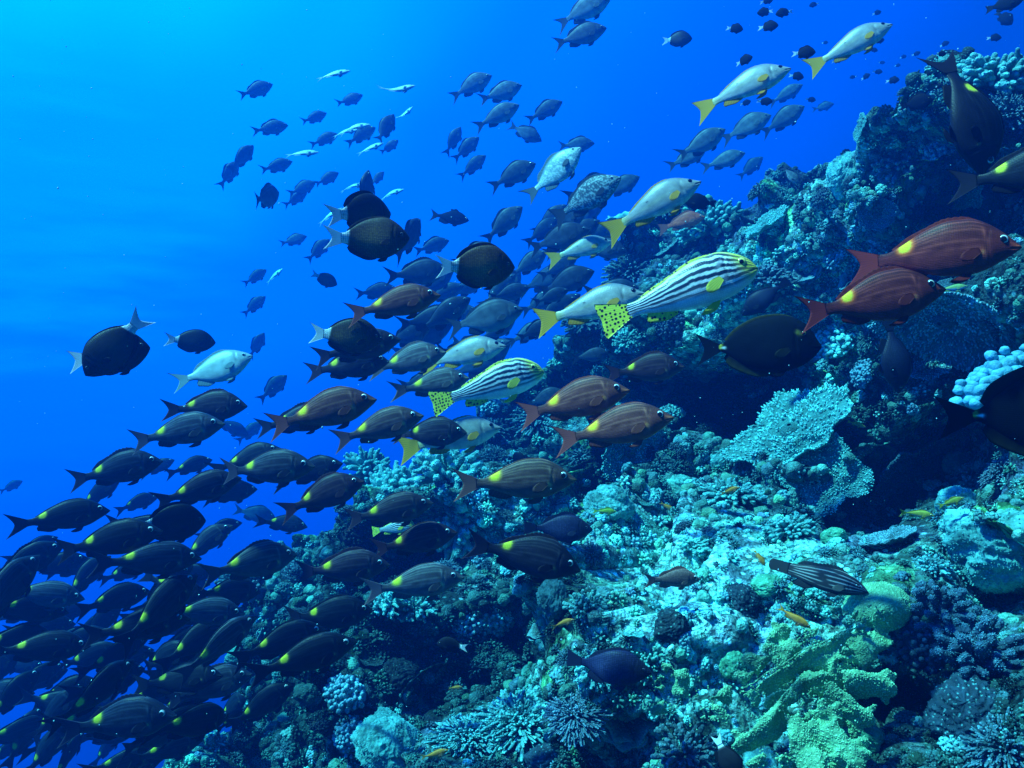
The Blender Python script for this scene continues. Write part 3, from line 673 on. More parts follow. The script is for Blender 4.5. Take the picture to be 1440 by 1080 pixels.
while len(small) < 230 and tries < 6000:
    tries += 1
    x, y = RNG.uniform(290, 1440), RNG.uniform(90, 1078); h = hit(x, y)
    if h is None or h[0][1] > 7: continue
    wm = RNG.uniform(.08, .24) * (1.25 if h[0][1] > 4 else .8); w = wm * F / h[0][1]
    if any((x - a) ** 2 + (y - b) ** 2 < (c + w * .42) ** 2 for a, b, c in taken): continue
    if 850 < x < 1100 and 760 < y < 940 and RNG.uniform() < .8: continue
    k = int(RNG.choice(len(SMALL), p=PR)); t = RNG.uniform(.7, 1.25) * (1 - .7 * float(sstep(.35, .75, turf_shade_at(h[0]) + .2 * RNG.normal())))  # colonies darken inside the same algae and painted-shade patches
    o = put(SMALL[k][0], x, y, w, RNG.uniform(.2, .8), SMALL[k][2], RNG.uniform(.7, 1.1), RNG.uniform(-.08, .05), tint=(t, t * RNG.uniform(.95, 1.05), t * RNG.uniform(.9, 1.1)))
    taken.append((x, y, w * .45)); small.append((o, SMALL[k][1], x, y, w))

# reef growth nobody could count: nubs, knobs and little tufts over the whole rock
gp = []
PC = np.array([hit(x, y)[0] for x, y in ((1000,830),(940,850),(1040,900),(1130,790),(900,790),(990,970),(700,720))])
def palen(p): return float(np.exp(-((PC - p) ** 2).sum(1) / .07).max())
for s in range(3):
    gp.append(branching(200 + s, 12, .11, .2, 0, (.20, .22, .2), (.75, .84, .80), 5, .9).arrays())
    gp.append(branching(220 + s, 20, .07, .2, 0, (.08, .09, .10), (.32, .38, .40), 5, .9).arrays())
    gp.append(knobby(240 + s, 26, .11, (.5, .56, .54)).arrays()); m_ = MB(); v, q, d = lumpball(8, 11, .25, 2, s, -.6); m_.add(v * .5, q, None, np.array([.3, .33, .28]) * (1 + .4 * d[:, None])); gp.append(m_.arrays())
mb = MB(); cnt = 0
for _ in range(22000):
    if cnt >= 8500: break
    x, y = RNG.uniform(200, 1560), RNG.uniform(20, 1160); h = hit(x, y)
    if h is None: continue
    p, nrm = h
    if 850 < x < 1090 and 770 < y < 930 and RNG.uniform() < .6: continue
    if ((1000 < x < 1250 and 860 < y < 1080) or (925 < x < 1010 and 935 < y < 1025)) and RNG.uniform() < .8: continue
    s = RNG.uniform(.014, .050) * (1 if p[1] < 3.2 else 1.45); d = unit(nrm + ZUP * RNG.uniform(0, .8) + RNG.normal(0, .25, 3)); xx, yy, z = frame_of(d)
    cell = int(_hash(*(np.floor((p + .06 * RNG.normal(0, 1, 3)) / .22).astype(np.int64)[:, None]), 5)[0]); dens = (cell % 101) / 100.0
    if RNG.uniform() > .25 + 1.1 * dens: continue
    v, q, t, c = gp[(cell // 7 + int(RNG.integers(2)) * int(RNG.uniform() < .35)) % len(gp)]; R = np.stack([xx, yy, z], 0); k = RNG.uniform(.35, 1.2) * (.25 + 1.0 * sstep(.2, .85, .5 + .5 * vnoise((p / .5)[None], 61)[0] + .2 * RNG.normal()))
    mb.add((v * s) @ R + p, q if len(q) else None, t if len(t) else None, c * (max(k, .1) + 1.15 * palen(p)) * (1 - .78 * float(sstep(.35, .75, turf_shade_at(p) + .2 * RNG.normal()))) * np.array([.66, 1.0 + .1 * RNG.normal(), 1 + .1 * RNG.normal()])); cnt += 1  # growth darkens inside those rubble and painted-shade patches too
o = link('reef_growth', mb.mesh('reef_growth', M_coral)); tag(o, 'low crust of tiny corals, nubs and algae tufts covering the reef rock', 'reef growth', None, 'stuff')

# ------------------------------------------------------------------ fish
def curve(pts, s):
    """smooth curve through control points (Catmull-Rom on uneven knots, monotone-limited)"""
    p = np.array(pts, float); x, y = p[:, 0], p[:, 1]; h = np.diff(x); dl = np.diff(y) / h
    m = np.r_[dl[0], (dl[:-1] * h[1:] + dl[1:] * h[:-1]) / (h[1:] + h[:-1]), dl[-1]]
    sg = dl[:-1] * dl[1:] <= 0; m[1:-1][sg] = 0
    i = np.clip(np.searchsorted(x, s, side='right') - 1, 0, len(h) - 1); t = (s - x[i]) / h[i]
    return y[i] * (1 + 2 * t) * (1 - t) ** 2 + m[i] * h[i] * t * (1 - t) ** 2 + y[i + 1] * t * t * (3 - 2 * t) + m[i + 1] * h[i] * t * t * (t - 1)
BL = .80     # share of the length that is body; the rest is tail fin
def mixk(a, b, k): return a * (1 - k[:, None]) + np.asarray(b, float) * k[:, None]
def C3(c, n): return np.tile(np.array(c, float), (n, 1))
def noise01(s, v, f, seed): return .5 + .5 * fbm(np.stack([s * f, v * f * .35, s * 0 + seed], 1), 3, seed)

def col_emperor(s, v, z):
    c = C3((.085, .062, .072), len(s)); c = mixk(c, (.040, .036, .046), sstep(.1, .95, v))
    c = mixk(c, (.15, .10, .11), sstep(-.25, -.95, v))
    st = sstep(.35, .8, np.sin(2 * np.pi * (v * 7.2 + 1.6 * (s - .4) ** 2))) * sstep(-.35, .05, v) * sstep(.2, .3, s) * sstep(1, .8, s)
    c = mixk(c, (.24, .21, .20), st * .5)
    st2 = sstep(.6, .9, np.sin(2 * np.pi * (v * 4.6 + .5))) * sstep(.0, -.2, v) * sstep(.25, .4, s) * .25; c = mixk(c, (.1, .08, .08), st2)
    c = c * (.75 + .5 * noise01(s, v, 14, 3))[:, None]
    sp = np.exp(-(((s - .80) / .044) ** 2 + ((v - .68) / .42) ** 2) ** 1.15); c = mixk(c, (1.0, .80, .03), np.clip(sp * 2.0 * (.7 + .5 * noise01(s, v, 40, 6)), 0, 1))
    c = mixk(c, (.62, .42, .16), np.exp(-(((s - .27) / .022) ** 2 + ((v + .30) / .12) ** 2)))
    c = mixk(c, (.45, .30, .18), sstep(.10, .0, s) * sstep(.75, .2, np.abs(v + .1)))
    c = mixk(c, (.30, .26, .25), np.exp(-((s - .245 - .03 * v * v) / .012) ** 2) * .5 * sstep(.8, .5, np.abs(v)))
    return c
def col_snapper(s, v, z):
    c = C3((.44, .40, .38), len(s)); c = mixk(c, (.22, .23, .24), sstep(.3, 1, v)); c = mixk(c, (.66, .60, .58), sstep(-.1, -.8, v))
    c = mixk(c, (.75, .62, .2), sstep(.86, 1.0, s) * .8); c = mixk(c, (.78, .65, .30), np.exp(-(((s - .60) / .25) ** 2 + ((v + .05) / .12) ** 2)) * .3)
    c = mixk(c, (.02, .02, .03), np.exp(-(((s - .66) / .016) ** 2 + ((v - .32) / .10) ** 2) ** 2))
    c = mixk(c, (.25, .25, .28), np.exp(-((s - .25 - .03 * v * v) / .01) ** 2) * .5); c = mixk(c, (.72, .5, .45), sstep(.05, .0, s) * .6)  # dark arc paints in the shading line of the gill cover
    return c * (.8 + .35 * noise01(s, v, 14, 5))[:, None]
def col_sweet(s, v, z):
    c = C3((.86, .88, .90), len(s))
    w = v + .045 * vnoise(np.stack([s * 16, v * 1.5, s * 0], 1), 8) + .05 * np.sin(9 * s) + .10 * sstep(.35, 0, s)
    ph = np.sin(2 * np.pi * (w * 3.35 + .25 - .35 * s + .4 * sstep(.3, 0, s) * v)); dk = sstep(-.38, -.05, ph + .1 * noise01(s, v, 30, 2) - .05) * sstep(-.68, -.5, w) * (1 - .25 * sstep(-.1, -.6, w))
    c = mixk(c, (.012, .025, .06), dk); c = mixk(c, (.9, .86, .12), sstep(.80, .95, v) * sstep(.97, .8, np.clip(ph, 0, 1)) * .9)
    c = mixk(c, (.92, .80, .08), sstep(.20, .08, s - .05 * v) * (1 - .75 * dk)); c = mixk(c, (.35, .37, .42), sstep(.25, .75, np.sin(40 * s + 9 * v)) * np.exp(-((s - .27) / .03) ** 2) * .7)
    c = mixk(c, (.75, .78, .82), sstep(-.7, -.95, v))
    return c
def col_chub(s, v, z):
    c = C3((.10, .12, .14), len(s)); c = mixk(c, (.05, .06, .08), sstep(.1, .9, v)); c = mixk(c, (.26, .30, .32), sstep(-.2, -.9, v))
    st = sstep(.2, .9, np.sin(2 * np.pi * v * 5)) * .35 * sstep(.25, .4, s); c = mixk(c, (.22, .26, .28), st); return c * (.75 + .5 * noise01(s, v, 12, 7))[:, None]
def col_silver(s, v, z):
    c = C3((.80, .90, .90), len(s)); c = mixk(c, (.45, .58, .62), sstep(.35, .95, v)); c = mixk(c, (.88, .92, .9), sstep(-.0, -.7, v)); return c * (.8 + .35 * noise01(s, v, 14, 9))[:, None]
def col_chromis(s, v, z):
    c = C3((.06, .036, .018), len(s)); c = mixk(c, (.36, .21, .06), np.exp(-(((s - .55) / .28) ** 2 + ((v + .15) / .6) ** 2))); c = mixk(c, (.03, .025, .03), sstep(.2, .0, s) * .7)
    return mixk(c, (.92, .95, .96), sstep(.875, .905, s + .02 * v))
def col_damsel(s, v, z): return mixk(C3((.018, .018, .024), len(s)), (.8, .88, .92), sstep(.9, .95, s))
def col_black(s, v, z): return C3((.008, .009, .014), len(s))
def col_surgeon(s, v, z):
    c = C3((.007, .009, .013), len(s)); c = mixk(c, (.013, .017, .022), np.exp(-(((s - .45) / .25) ** 2 + (v / .6) ** 2)) * .8)
    c = mixk(c, (.75, .60, .06), np.exp(-(((s - .985) / .03) ** 2 + ((v - .3) / .7) ** 2) ** 2)); c = mixk(c, (.8, .85, .85), np.exp(-(((s - .945) / .025) ** 2 + (v / .3) ** 2) ** 2))
    c = mixk(c, (.5, .40, .05), np.exp(-(((s - .20) / .035) ** 2 + ((v - .42) / .10) ** 2) ** 2) * .7)
    return c * (.75 + .5 * noise01(s, v, 10, 13))[:, None]
def col_scaly(s, v, z):
    c = C3((.022, .022, .075), len(s)); c = mixk(c, (.06, .06, .16), np.exp(-(((s - .62) / .2) ** 2 + (v / .6) ** 2))); return mixk(c, (.02, .02, .04), sstep(.35, .1, s))
def col_wrasse(s, v, z):
    c = C3((.045, .04, .045), len(s)); ph = np.sin(2 * np.pi * (v * 3.0 + .15 + .12 * np.sin(6 * s))); return mixk(c, (.60, .56, .58), sstep(.78, .95, ph) * sstep(-.75, -.5, v))
def col_anthias(s, v, z): return mixk(C3((.80, .30, .05), len(s)), (.85, .45, .20), sstep(-.1, -.8, v))
def col_yellow(s, v, z): return mixk(C3((.45, .40, .06), len(s)), (.30, .35, .30), sstep(.0, -.8, v))
def col_soldier(s, v, z):
    c = C3((.42, .22, .20), len(s)); return mixk(c, (.20, .11, .11), sstep(.2, .9, np.sin(2 * np.pi * v * 3.5)) * .7)
def col_speck(s, v, z):
    c = C3((.10, .12, .13), len(s)); n = vnoise(np.stack([s * 55, v * 17, s * 0], 1), 3); return mixk(c, (.48, .56, .58), sstep(.1, .4, n) * sstep(1, .8, np.abs(v)))
def col_specksilver(s, v, z):
    c = C3((.30, .40, .43), len(s)); n = vnoise(np.stack([s * 55, v * 17, s * 0], 1), 3); c = mixk(c, (.70, .80, .80), sstep(.0, .4, n)); c = mixk(c, (.14, .18, .2), sstep(.5, .95, v)); return mixk(c, (.1, .12, .14), np.exp(-(((s - .35) / .06) ** 2 + ((v + .2) / .25) ** 2)) * .8)
def col_red(s, v, z):
    c = C3((.85, .16, .08), len(s)); return mixk(c, (.45, .09, .06), sstep(.2, .9, v)) * (.75 + .5 * noise01(s, v, 14, 3))[:, None]

DEEP = dict(up=[(0, .0), (.04, .035), (.12, .085), (.25, .145), (.42, .175), (.6, .155), (.78, .095), (.92, .042), (1, .036)],
            lo=[(0, -.012), (.05, -.045), (.14, -.09), (.28, -.145), (.45, -.17), (.62, -.15), (.8, -.085), (.92, -.042), (1, -.036)], w=.075)
EMP = dict(up=[(0, -.012), (.05, .026), (.12, .076), (.22, .130), (.36, .166), (.5, .164), (.68, .120), (.84, .060), (.94, .036), (1, .038)],
           lo=[(0, -.026), (.05, -.050), (.14, -.085), (.26, -.125), (.40, -.142), (.55, -.132), (.7, -.100), (.84, -.056), (.94, -.036), (1, -.038)], w=.072)
SW = dict(up=[(0, -.02), (.025, .025), (.07, .066), (.15, .110), (.28, .140), (.42, .138), (.6, .105), (.8, .062), (.94, .040), (1, .042)],
          lo=[(0, -.034), (.04, -.066), (.12, -.095), (.25, -.120), (.42, -.126), (.6, -.106), (.78, -.070), (.94, -.040), (1, -.042)], w=.078)
SW['up'] = [(a, b * 1.07) for a, b in SW['up']]; SW['lo'] = [(a, b * 1.07) for a, b in SW['lo']]
SNP = dict(up=[(0, -.015), (.05, .018), (.13, .070), (.24, .125), (.36, .152), (.5, .145), (.68, .102), (.84, .056), (.94, .040), (1, .044)],
           lo=[(0, -.028), (.05, -.048), (.14, -.085), (.27, -.120), (.42, -.132), (.58, -.120), (.74, -.085), (.86, -.052), (.94, -.040), (1, -.044)], w=.072)
SLIM = dict(up=[(0, 0), (.06, .03), (.16, .07), (.32, .105), (.5, .10), (.7, .065), (.88, .03), (1, .022)],
            lo=[(0, -.012), (.06, -.04), (.16, -.075), (.32, -.11), (.5, -.105), (.7, -.07), (.88, -.03), (1, -.022)], w=.06)
OVAL = dict(up=[(0, .0), (.03, .04), (.10, .11), (.22, .19), (.4, .235), (.58, .22), (.75, .165), (.87, .10), (.95, .062), (1, .058)],
            lo=[(0, -.02), (.04, -.065), (.12, -.125), (.25, -.19), (.42, -.225), (.6, -.21), (.76, -.155), (.88, -.095), (.95, -.062), (1, -.058)], w=.085)
SURG = dict(up=[(0, -.03), (.03, .01), (.09, .10), (.2, .175), (.38, .215), (.58, .20), (.78, .13), (.9, .065), (.97, .032), (1, .030)],
            lo=[(0, -.055), (.04, -.09), (.12, -.145), (.25, -.195), (.45, -.215), (.64, -.185), (.8, -.12), (.9, -.065), (.97, -.032), (1, -.030)], w=.07)
WRA = dict(up=[(0, -.01), (.06, .03), (.15, .07), (.3, .105), (.5, .112), (.7, .095), (.88, .066), (1, .058)],
           lo=[(0, -.022), (.06, -.045), (.15, -.075), (.3, -.105), (.5, -.115), (.7, -.098), (.88, -.068), (1, -.058)], w=.065)
def S_(shape, col, skin=None, **k):
    d = dict(shape); d.update(col=col, skin=skin or M_skin, fork=.10, th=.15, dh=.055, ds=(.27, .88), an=(.64, .86), ah=.055, spiny=True, eye=(.115, .30, .026),
             iris=(.75, .78, .80), finc=(.12, .10, .10), tailc=(.16, .10, .10), pecc=(.30, .22, .18), fin=None, ns=72, nt=48, TL=.3); d.update(k); return d
SPEC = {
 'emp': S_(EMP, col_emperor, TL=.32, eye=(.125, .36, .030), fork=.095, th=.14, tailc=(.18, .11, .13), pecc=(.11, .08, .085), ns=90, nt=72, finc=(.14, .09, .10), dh=.030, ah=.04, iris=(.58, .62, .66)),
 'snap': S_(SNP, col_snapper, M_shiny, TL=.42, eye=(.120, .42, .025), fork=.06, th=.15, dh=.034, ah=.045, finc=(.90, .42, .03), tailc=(.95, .50, .03), pecc=(.90, .46, .06), iris=(.06, .06, .07), ns=80, nt=56),
 'sweet': S_(SW, col_sweet, M_shiny, TL=.44, eye=(.105, .36, .030), fork=.035, th=.115, finc=(.92, .82, .06), tailc=(.92, .84, .06), pecc=(.92, .80, .10), fin='spot', iris=(.9, .82, .2), ns=150, nt=150, dh=.034, ah=.045),
 'chub': S_(DEEP, col_chub, TL=.46, fork=.105, th=.16, finc=(.05, .06, .08), tailc=(.06, .07, .09), pecc=(.1, .12, .14), dh=.04, iris=(.3, .35, .4), ns=56, nt=36),
 'silver': S_(SLIM, col_silver, M_shiny, TL=.40, fork=.12, th=.13, finc=(.5, .6, .6), tailc=(.45, .55, .55), pecc=(.6, .7, .7), dh=.03, ns=48, nt=32),
 'chubsilver': S_(DEEP, lambda s, v, z: col_silver(s, v, z) * .62, M_shiny, TL=.46, fork=.105, th=.15, finc=(.3, .38, .4), tailc=(.35, .45, .47), pecc=(.3, .4, .42), dh=.035, ns=60, nt=40),
 'chromis': S_(OVAL, col_chromis, M_scaly, TL=.24, fork=.10, th=.15, finc=(.045, .03, .02), tailc=(.92, .95, .96), pecc=(.10, .06, .03), dh=.034, ds=(.16, .90), an=(.50, .90), ah=.038, spiny=False, eye=(.115, .25, .026), iris=(.12, .10, .08), ns=72, nt=48),
 'damsel': S_(OVAL, col_damsel, M_dull, TL=.10, fork=.09, th=.13, finc=(.015, .015, .02), tailc=(.85, .9, .95), pecc=(.02, .02, .03), ns=28, nt=18, eye=(.12, .25, .03), iris=(.1, .1, .1)),
 'black': S_(OVAL, col_black, M_dull, TL=.16, fork=.05, th=.14, finc=(.012, .012, .02), tailc=(.012, .012, .02), pecc=(.02, .02, .03), ns=40, nt=28, iris=(.1, .1, .1)),
 'surg': S_(SURG, col_surgeon, M_dull, TL=.40, fork=.07, th=.14, finc=(.010, .012, .016), tailc=(.012, .014, .02), pecc=(.05, .045, .02), dh=.05, ds=(.2, .92), an=(.42, .92), ah=.05, spiny=False, eye=(.155, .45, .020), iris=(.25, .2, .08), ns=80, nt=60, edge=(.12, .10, .02)),
 'scaly': S_(DEEP, col_scaly, M_scaly, TL=.26, fork=.03, th=.10, finc=(.03, .03, .07), tailc=(.02, .02, .05), pecc=(.05, .05, .1), dh=.05, eye=(.11, .25, .022), iris=(.08, .08, .12), ns=72, nt=48),
 'wrasse': S_(WRA, col_wrasse, TL=.30, fork=.0, th=.06, finc=(.05, .05, .06), tailc=(.06, .055, .06), pecc=(.2, .18, .18), dh=.035, ns=90, nt=72, eye=(.11, .3, .018)),
 'anth': S_(SLIM, col_anthias, TL=.09, fork=.12, th=.12, finc=(.75, .35, .06), tailc=(.80, .40, .05), pecc=(.8, .4, .2), ns=36, nt=24),
 'yel': S_(SLIM, col_yellow, TL=.10, fork=.08, th=.12, finc=(.5, .45, .06), tailc=(.6, .55, .06), pecc=(.5, .45, .1), ns=36, nt=24),
 'sold': S_(SNP, col_soldier, M_scaly, TL=.22, fork=.10, th=.14, finc=(.45, .2, .16), tailc=(.45, .2, .16), pecc=(.45, .25, .2), eye=(.12, .35, .04), ns=60, nt=40),
 'speck': S_(DEEP, col_speck, TL=.50, fork=.06, th=.17, finc=(.08, .09, .11), tailc=(.07, .08, .10), pecc=(.05, .06, .08), dh=.085, ns=90, nt=60, eye=(.12, .4, .022)),
 'specks': S_(DEEP, col_specksilver, M_shiny, TL=.48, fork=.09, th=.15, finc=(.2, .26, .28), tailc=(.12, .15, .17), pecc=(.1, .12, .14), dh=.05, ns=90, nt=60, eye=(.12, .4, .022)),
 'red': S_(SNP, col_red, TL=.32, fork=.05, th=.14, finc=(.5, .14, .1), tailc=(.5, .14, .1), pecc=(.5, .2, .15)),
 'trig': S_(DEEP, col_black, M_dull, TL=.34, fork=.08, th=.17, finc=(.015, .018, .03), tailc=(.015, .018, .03), pecc=(.02, .02, .03), dh=.14, ds=(.35, .6), an=(.6, .9), ah=.07, ns=50, nt=34),
}
def sheet(mb, base, outer, nrm, thick, c0, c1, m=7, spot=0, ray_=0.0):
    """a thin fin membrane with real thickness between a root line and an outer edge"""
    n = len(base); t = np.linspace(0, 1, m)[None, :, None]; g_ = base[:, None] * (1 - t) + outer[:, None] * t
    nrm = np.asarray(nrm, float); nrm = nrm[None, None] if nrm.ndim == 1 else nrm[:, None]
    rip = 1 + ray_ * np.sin(np.arange(n) * np.pi)[:, None, None]
    off = nrm * (thick * (1.05 - t) + .0006) * rip
    v = np.concatenate([g_ + off, (g_ - off)[:, ::-1]], 1)
    cc = np.asarray(c0, float) * (1 - t) + np.asarray(c1, float) * t
    stri = (.82 + .30 * (np.arange(n) % 2))[:, None, None]; cc = cc * stri * np.ones((n, m, 3))
    f = gridfaces(n, 2 * m, True)
    caps = [[k, k + 1, 2 * m - 2 - k, 2 * m - 1 - k] for k in range(m - 1)]
    caps2 = [[(n - 1) * 2 * m + i for i in q[::-1]] for q in caps]
    mb.add(v.reshape(-1, 3), np.vstack([f, caps, caps2]), None, np.concatenate([cc, cc[:, ::-1]], 1).reshape(-1, 3))
def bendy(mb, A):
    for v in mb.v:
        x = .5 - v[:, 0]; v[:, 1] += A * np.clip(x - .35, 0, 1) ** 2 - A * .25 * np.clip(.25 - x, 0, 1) ** 2
        # swing of the tail
    return mb
FM = {}
VAR = [(-.6, .55, 1.08), (-.18, 1.0, 1.14), (.05, .3, 1.02), (.25, 1.2, 1.10), (.65, .7, 1.16), (.35, .4, 1.05)]     # body bend, how far the back fin is raised, body depth
def fish_meshes(sp, var):
    key = (sp, var); bend, lift, deep = VAR[var]
    if key in FM: return FM[key]
    d = SPEC[sp]; out = {}; ns, nt = d['ns'], d['nt']
    s = np.linspace(0, 1, ns) ** 1.25; zu, zl = curve(d['up'], s) * deep, curve(d['lo'], s) * deep
    zc, hz = (zu + zl) / 2, (zu - zl) / 2
    hw = curve([(0, .16), (.06, .42), (.16, .78), (.3, 1), (.45, .98), (.65, .72), (.85, .34), (1, .14)], s) * d['w']
    hw = np.minimum(hw, hz * .95 + .002)
    th = np.linspace(0, 2 * np.pi, nt, endpoint=False); ct, sn = np.cos(th), np.sin(th)
    yy = hw[:, None] * np.sign(ct) * np.abs(ct) ** .92; zz = zc[:, None] + hz[:, None] * sn
    x = np.repeat((.5 - BL * s)[:, None], nt, 1); S = np.repeat(s[:, None], nt, 1); Vv = np.repeat(sn[None], ns, 0)
    gill = np.exp(-((S - (.235 - .05 * (Vv * Vv))) / .012) ** 2) * sstep(.85, .6, np.abs(Vv))       # gill cover step
    cheek = sstep(.25, .2, S + .05 * Vv * Vv) * .012
    yy = yy * (1 - .10 * gill + cheek)
    mouth = np.exp(-(((zz - (zc[:, None] - .3 * hz[:, None])) / .0045) ** 2)) * sstep(.085, .05, S)
    yy = yy * (1 - .35 * mouth); x = x - .010 * np.exp(-(((zz - zc[0] + .3 * hz[0]) / .004) ** 2)) * sstep(.03, .0, S)
    v = np.stack([x, yy, zz], -1).reshape(-1, 3)
    c = d['col'](S.ravel(), Vv.ravel(), zz.ravel()); c = mixk(c, c.mean(0) * .25, np.clip(mouth.ravel() * .8, 0, 1))
    mb = MB(); n = len(v)
    v = np.vstack([v, [[.5 + .004, 0, zc[0]]], [[.5 - BL, 0, zc[-1]]]]); c = np.vstack([c, c[:1], c[-1:]])
    tr = [[n, (j + 1) % nt, j] for j in range(nt)] + [[n + 1, (ns - 1) * nt + j, (ns - 1) * nt + (j + 1) % nt] for j in range(nt)]
    mb.add(v, gridfaces(ns, nt, True)[:, ::-1], tr, c); out['body'] = (mb, d['skin'])
    fm = M_spotfin if d['fin'] == 'spot' else M_fin; fc = np.array(d['finc']); Y = np.array([0, 1., 0])
    # tail fin
    a = np.linspace(-1, 1, 25); hp = hz[-1] * .95; bx = .5 - BL + .012; base_ = np.stack([np.full(25, bx), 0 * a, zc[-1] + a * hp], 1)
    xo = -.5 + d['fork'] * (1 - np.abs(a) ** 1.5) + (.03 * np.abs(a) ** 3 if d['fork'] < .05 else 0); o_ = np.stack([xo, 0 * a, zc[-1] + np.sign(a) * np.abs(a) ** 1.05 * d['th']], 1)
    mb = MB(); sheet(mb, base_, o_, Y, .007, d['tailc'], np.array(d['tailc']) * .85, 9); out['tail_fin'] = (mb, fm)
    # dorsal fin
    def row(s0, s1, h, top, spiny, nk=27):
        ss = np.linspace(s0, s1, nk); zt = curve(d['up'] if top else d['lo'], ss) * deep; sg = 1 if top else -1; u_ = (ss - s0) / (s1 - s0)
        if spiny: pr = curve([(0, .45), (.12, .95), (.3, 1.0), (.55, .62), (.66, .60), (.80, .85), (1, .30)], u_); pr = pr * (1 - .22 * (np.arange(nk) % 2) * (u_ < .6))
        else: pr = curve([(0, .2), (.2, .75), (.6, 1), (.85, 1.1), (1, .5)], u_)
        b_ = np.stack([.5 - BL * ss, 0 * ss, zt - sg * .008], 1); ou = np.stack([.5 - BL * ss - h * pr * .75 - .006, 0 * ss, zt + sg * h * pr], 1); return b_, ou
    edge = np.array(d.get('edge', fc * .7))
    mb = MB(); b_, ou = row(*d['ds'], d['dh'] * lift, True, d['spiny']); sheet(mb, b_, ou, Y, .005, fc, edge, 6); out['dorsal_fin'] = (mb, fm)
    mb = MB(); b_, ou = row(*d['an'], d['ah'], False, False, 15); sheet(mb, b_, ou, Y, .005, fc, edge, 6); out['anal_fin'] = (mb, fm)
    # paired fins
    sp_ = .29; yb = float(np.interp(sp_, s, hw)) * .93; zb = float(np.interp(sp_, s, zc - .22 * hz)); aa = np.linspace(-1, 1, 13)
    sv = .36; zv = float(np.interp(sv, s, zl))
    for sd_, nm in ((1, 'a'), (-1, 'b')):
        mb = MB(); b_ = np.stack([np.full(13, .5 - BL * sp_) - .006 * aa, np.full(13, yb * sd_), zb + .016 * aa], 1)
        ph = np.radians(-24 + 17 * aa); L_ = .125 * (1 - .55 * np.abs(aa + .05) ** 2.2); dirs = np.stack([-np.cos(ph), np.full(13, .30 * sd_), np.sin(ph)], 1)
        sheet(mb, b_, b_ + dirs * L_[:, None], unit([.3, 1 * sd_, 0]), .003, d['pecc'], np.array(d['pecc']) * .8, 6); out['pectoral_fin_' + nm] = (mb, M_fin)
        mb = MB(); b_ = np.stack([.5 - BL * sv - .02 * aa, np.full(13, .016 * sd_), np.full(13, zv + .010)], 1)
        ph = np.radians(38 - 16 * aa); L_ = .10 * (1 - .5 * ((1 - aa) / 2) ** 1.5); dirs = np.stack([-np.cos(ph), np.full(13, .22 * sd_), -np.sin(ph)], 1)
        sheet(mb, b_, b_ + dirs * L_[:, None], unit([0, 1, .2 * sd_]), .003, fc, fc * .8, 6); out['pelvic_fin_' + nm] = (mb, M_fin)
        se, ve, re = d['eye']; ze = float(np.interp(se, s, zc + ve * hz)); ye = float(np.interp(se, s, hw)) * math.sqrt(1 - ve * ve)
        lat = np.linspace(0, np.pi, 13); lon = np.linspace(0, 2 * np.pi, 20, endpoint=False)
        sph = np.stack([np.sin(lat)[:, None] * np.cos(lon), np.repeat(np.cos(lat)[:, None], 20, 1), np.sin(lat)[:, None] * np.sin(lon)], -1).reshape(-1, 3)
        ctr = np.array([.5 - BL * se, (ye - .35 * re) * sd_, ze]); pol = sph[:, 1] * sd_
        cc = mixk(C3(np.array(d['iris']) * .35, len(sph)), d['iris'], sstep(.35, .55, pol)); mb = MB(); mb.add(sph * re * np.array([1, .62, 1]) + ctr, gridfaces(13, 20, True), None, cc); out['eye_' + nm] = (mb, M_eye)
        mb = MB(); pk = .52 if sp == 'sweet' else .66; mb.add(sph * re * np.array([pk, .36, pk]) + ctr + np.array([0, .40 * re * sd_, 0]), gridfaces(13, 20, True), None, (0, 0, 0)); out['pupil_' + nm] = (mb, M_pupil)
    for mb, _ in out.values(): bendy(mb, bend)
    FM[key] = (out, {}); return FM[key]
NICE = {'emp': ('emperor_fish', 'emperor fish'), 'snap': ('snapper', 'snapper'), 'sweet': ('sweetlips', 'sweetlips'), 'chub': ('rudderfish', 'rudderfish'), 'silver': ('silver_fish', 'silvery fish'), 'chubsilver': ('rudderfish', 'pale rudderfish'),
        'chromis': ('chromis', 'chromis'), 'damsel': ('damselfish', 'damselfish'), 'black': ('damselfish', 'damselfish'), 'surg': ('surgeonfish', 'surgeonfish'), 'scaly': ('dark_scaled_fish', 'dark scaled fish'), 'wrasse': ('wrasse', 'wrasse'), 'anth': ('anthias', 'anthias'),
        'yel': ('small_yellow_fish', 'yellow fish'), 'sold': ('soldierfish', 'soldierfish'), 'speck': ('speckled_snapper', 'speckled fish'), 'specks': ('speckled_rudderfish', 'speckled fish'), 'red': ('red_fish', 'red fish'), 'trig': ('triggerfish', 'triggerfish')}
GROUPS = {'emp': 'emperor fish of the school', 'snap': 'spotted snappers with yellow tails', 'sweet': 'striped sweetlips', 'chub': 'dark rudderfish in open water', 'silver': 'silvery fish in open water', 'chubsilver': 'pale rudderfish in open water', 'chromis': 'dark chromis with white tails',
          'damsel': 'tiny dark damselfish over the reef', 'black': 'tiny dark damselfish over the reef', 'surg': 'dark surgeonfish', 'scaly': 'dark scaled fish', 'anth': 'small orange anthias', 'yel': 'small yellow fish near the coral'}
FISHES = []
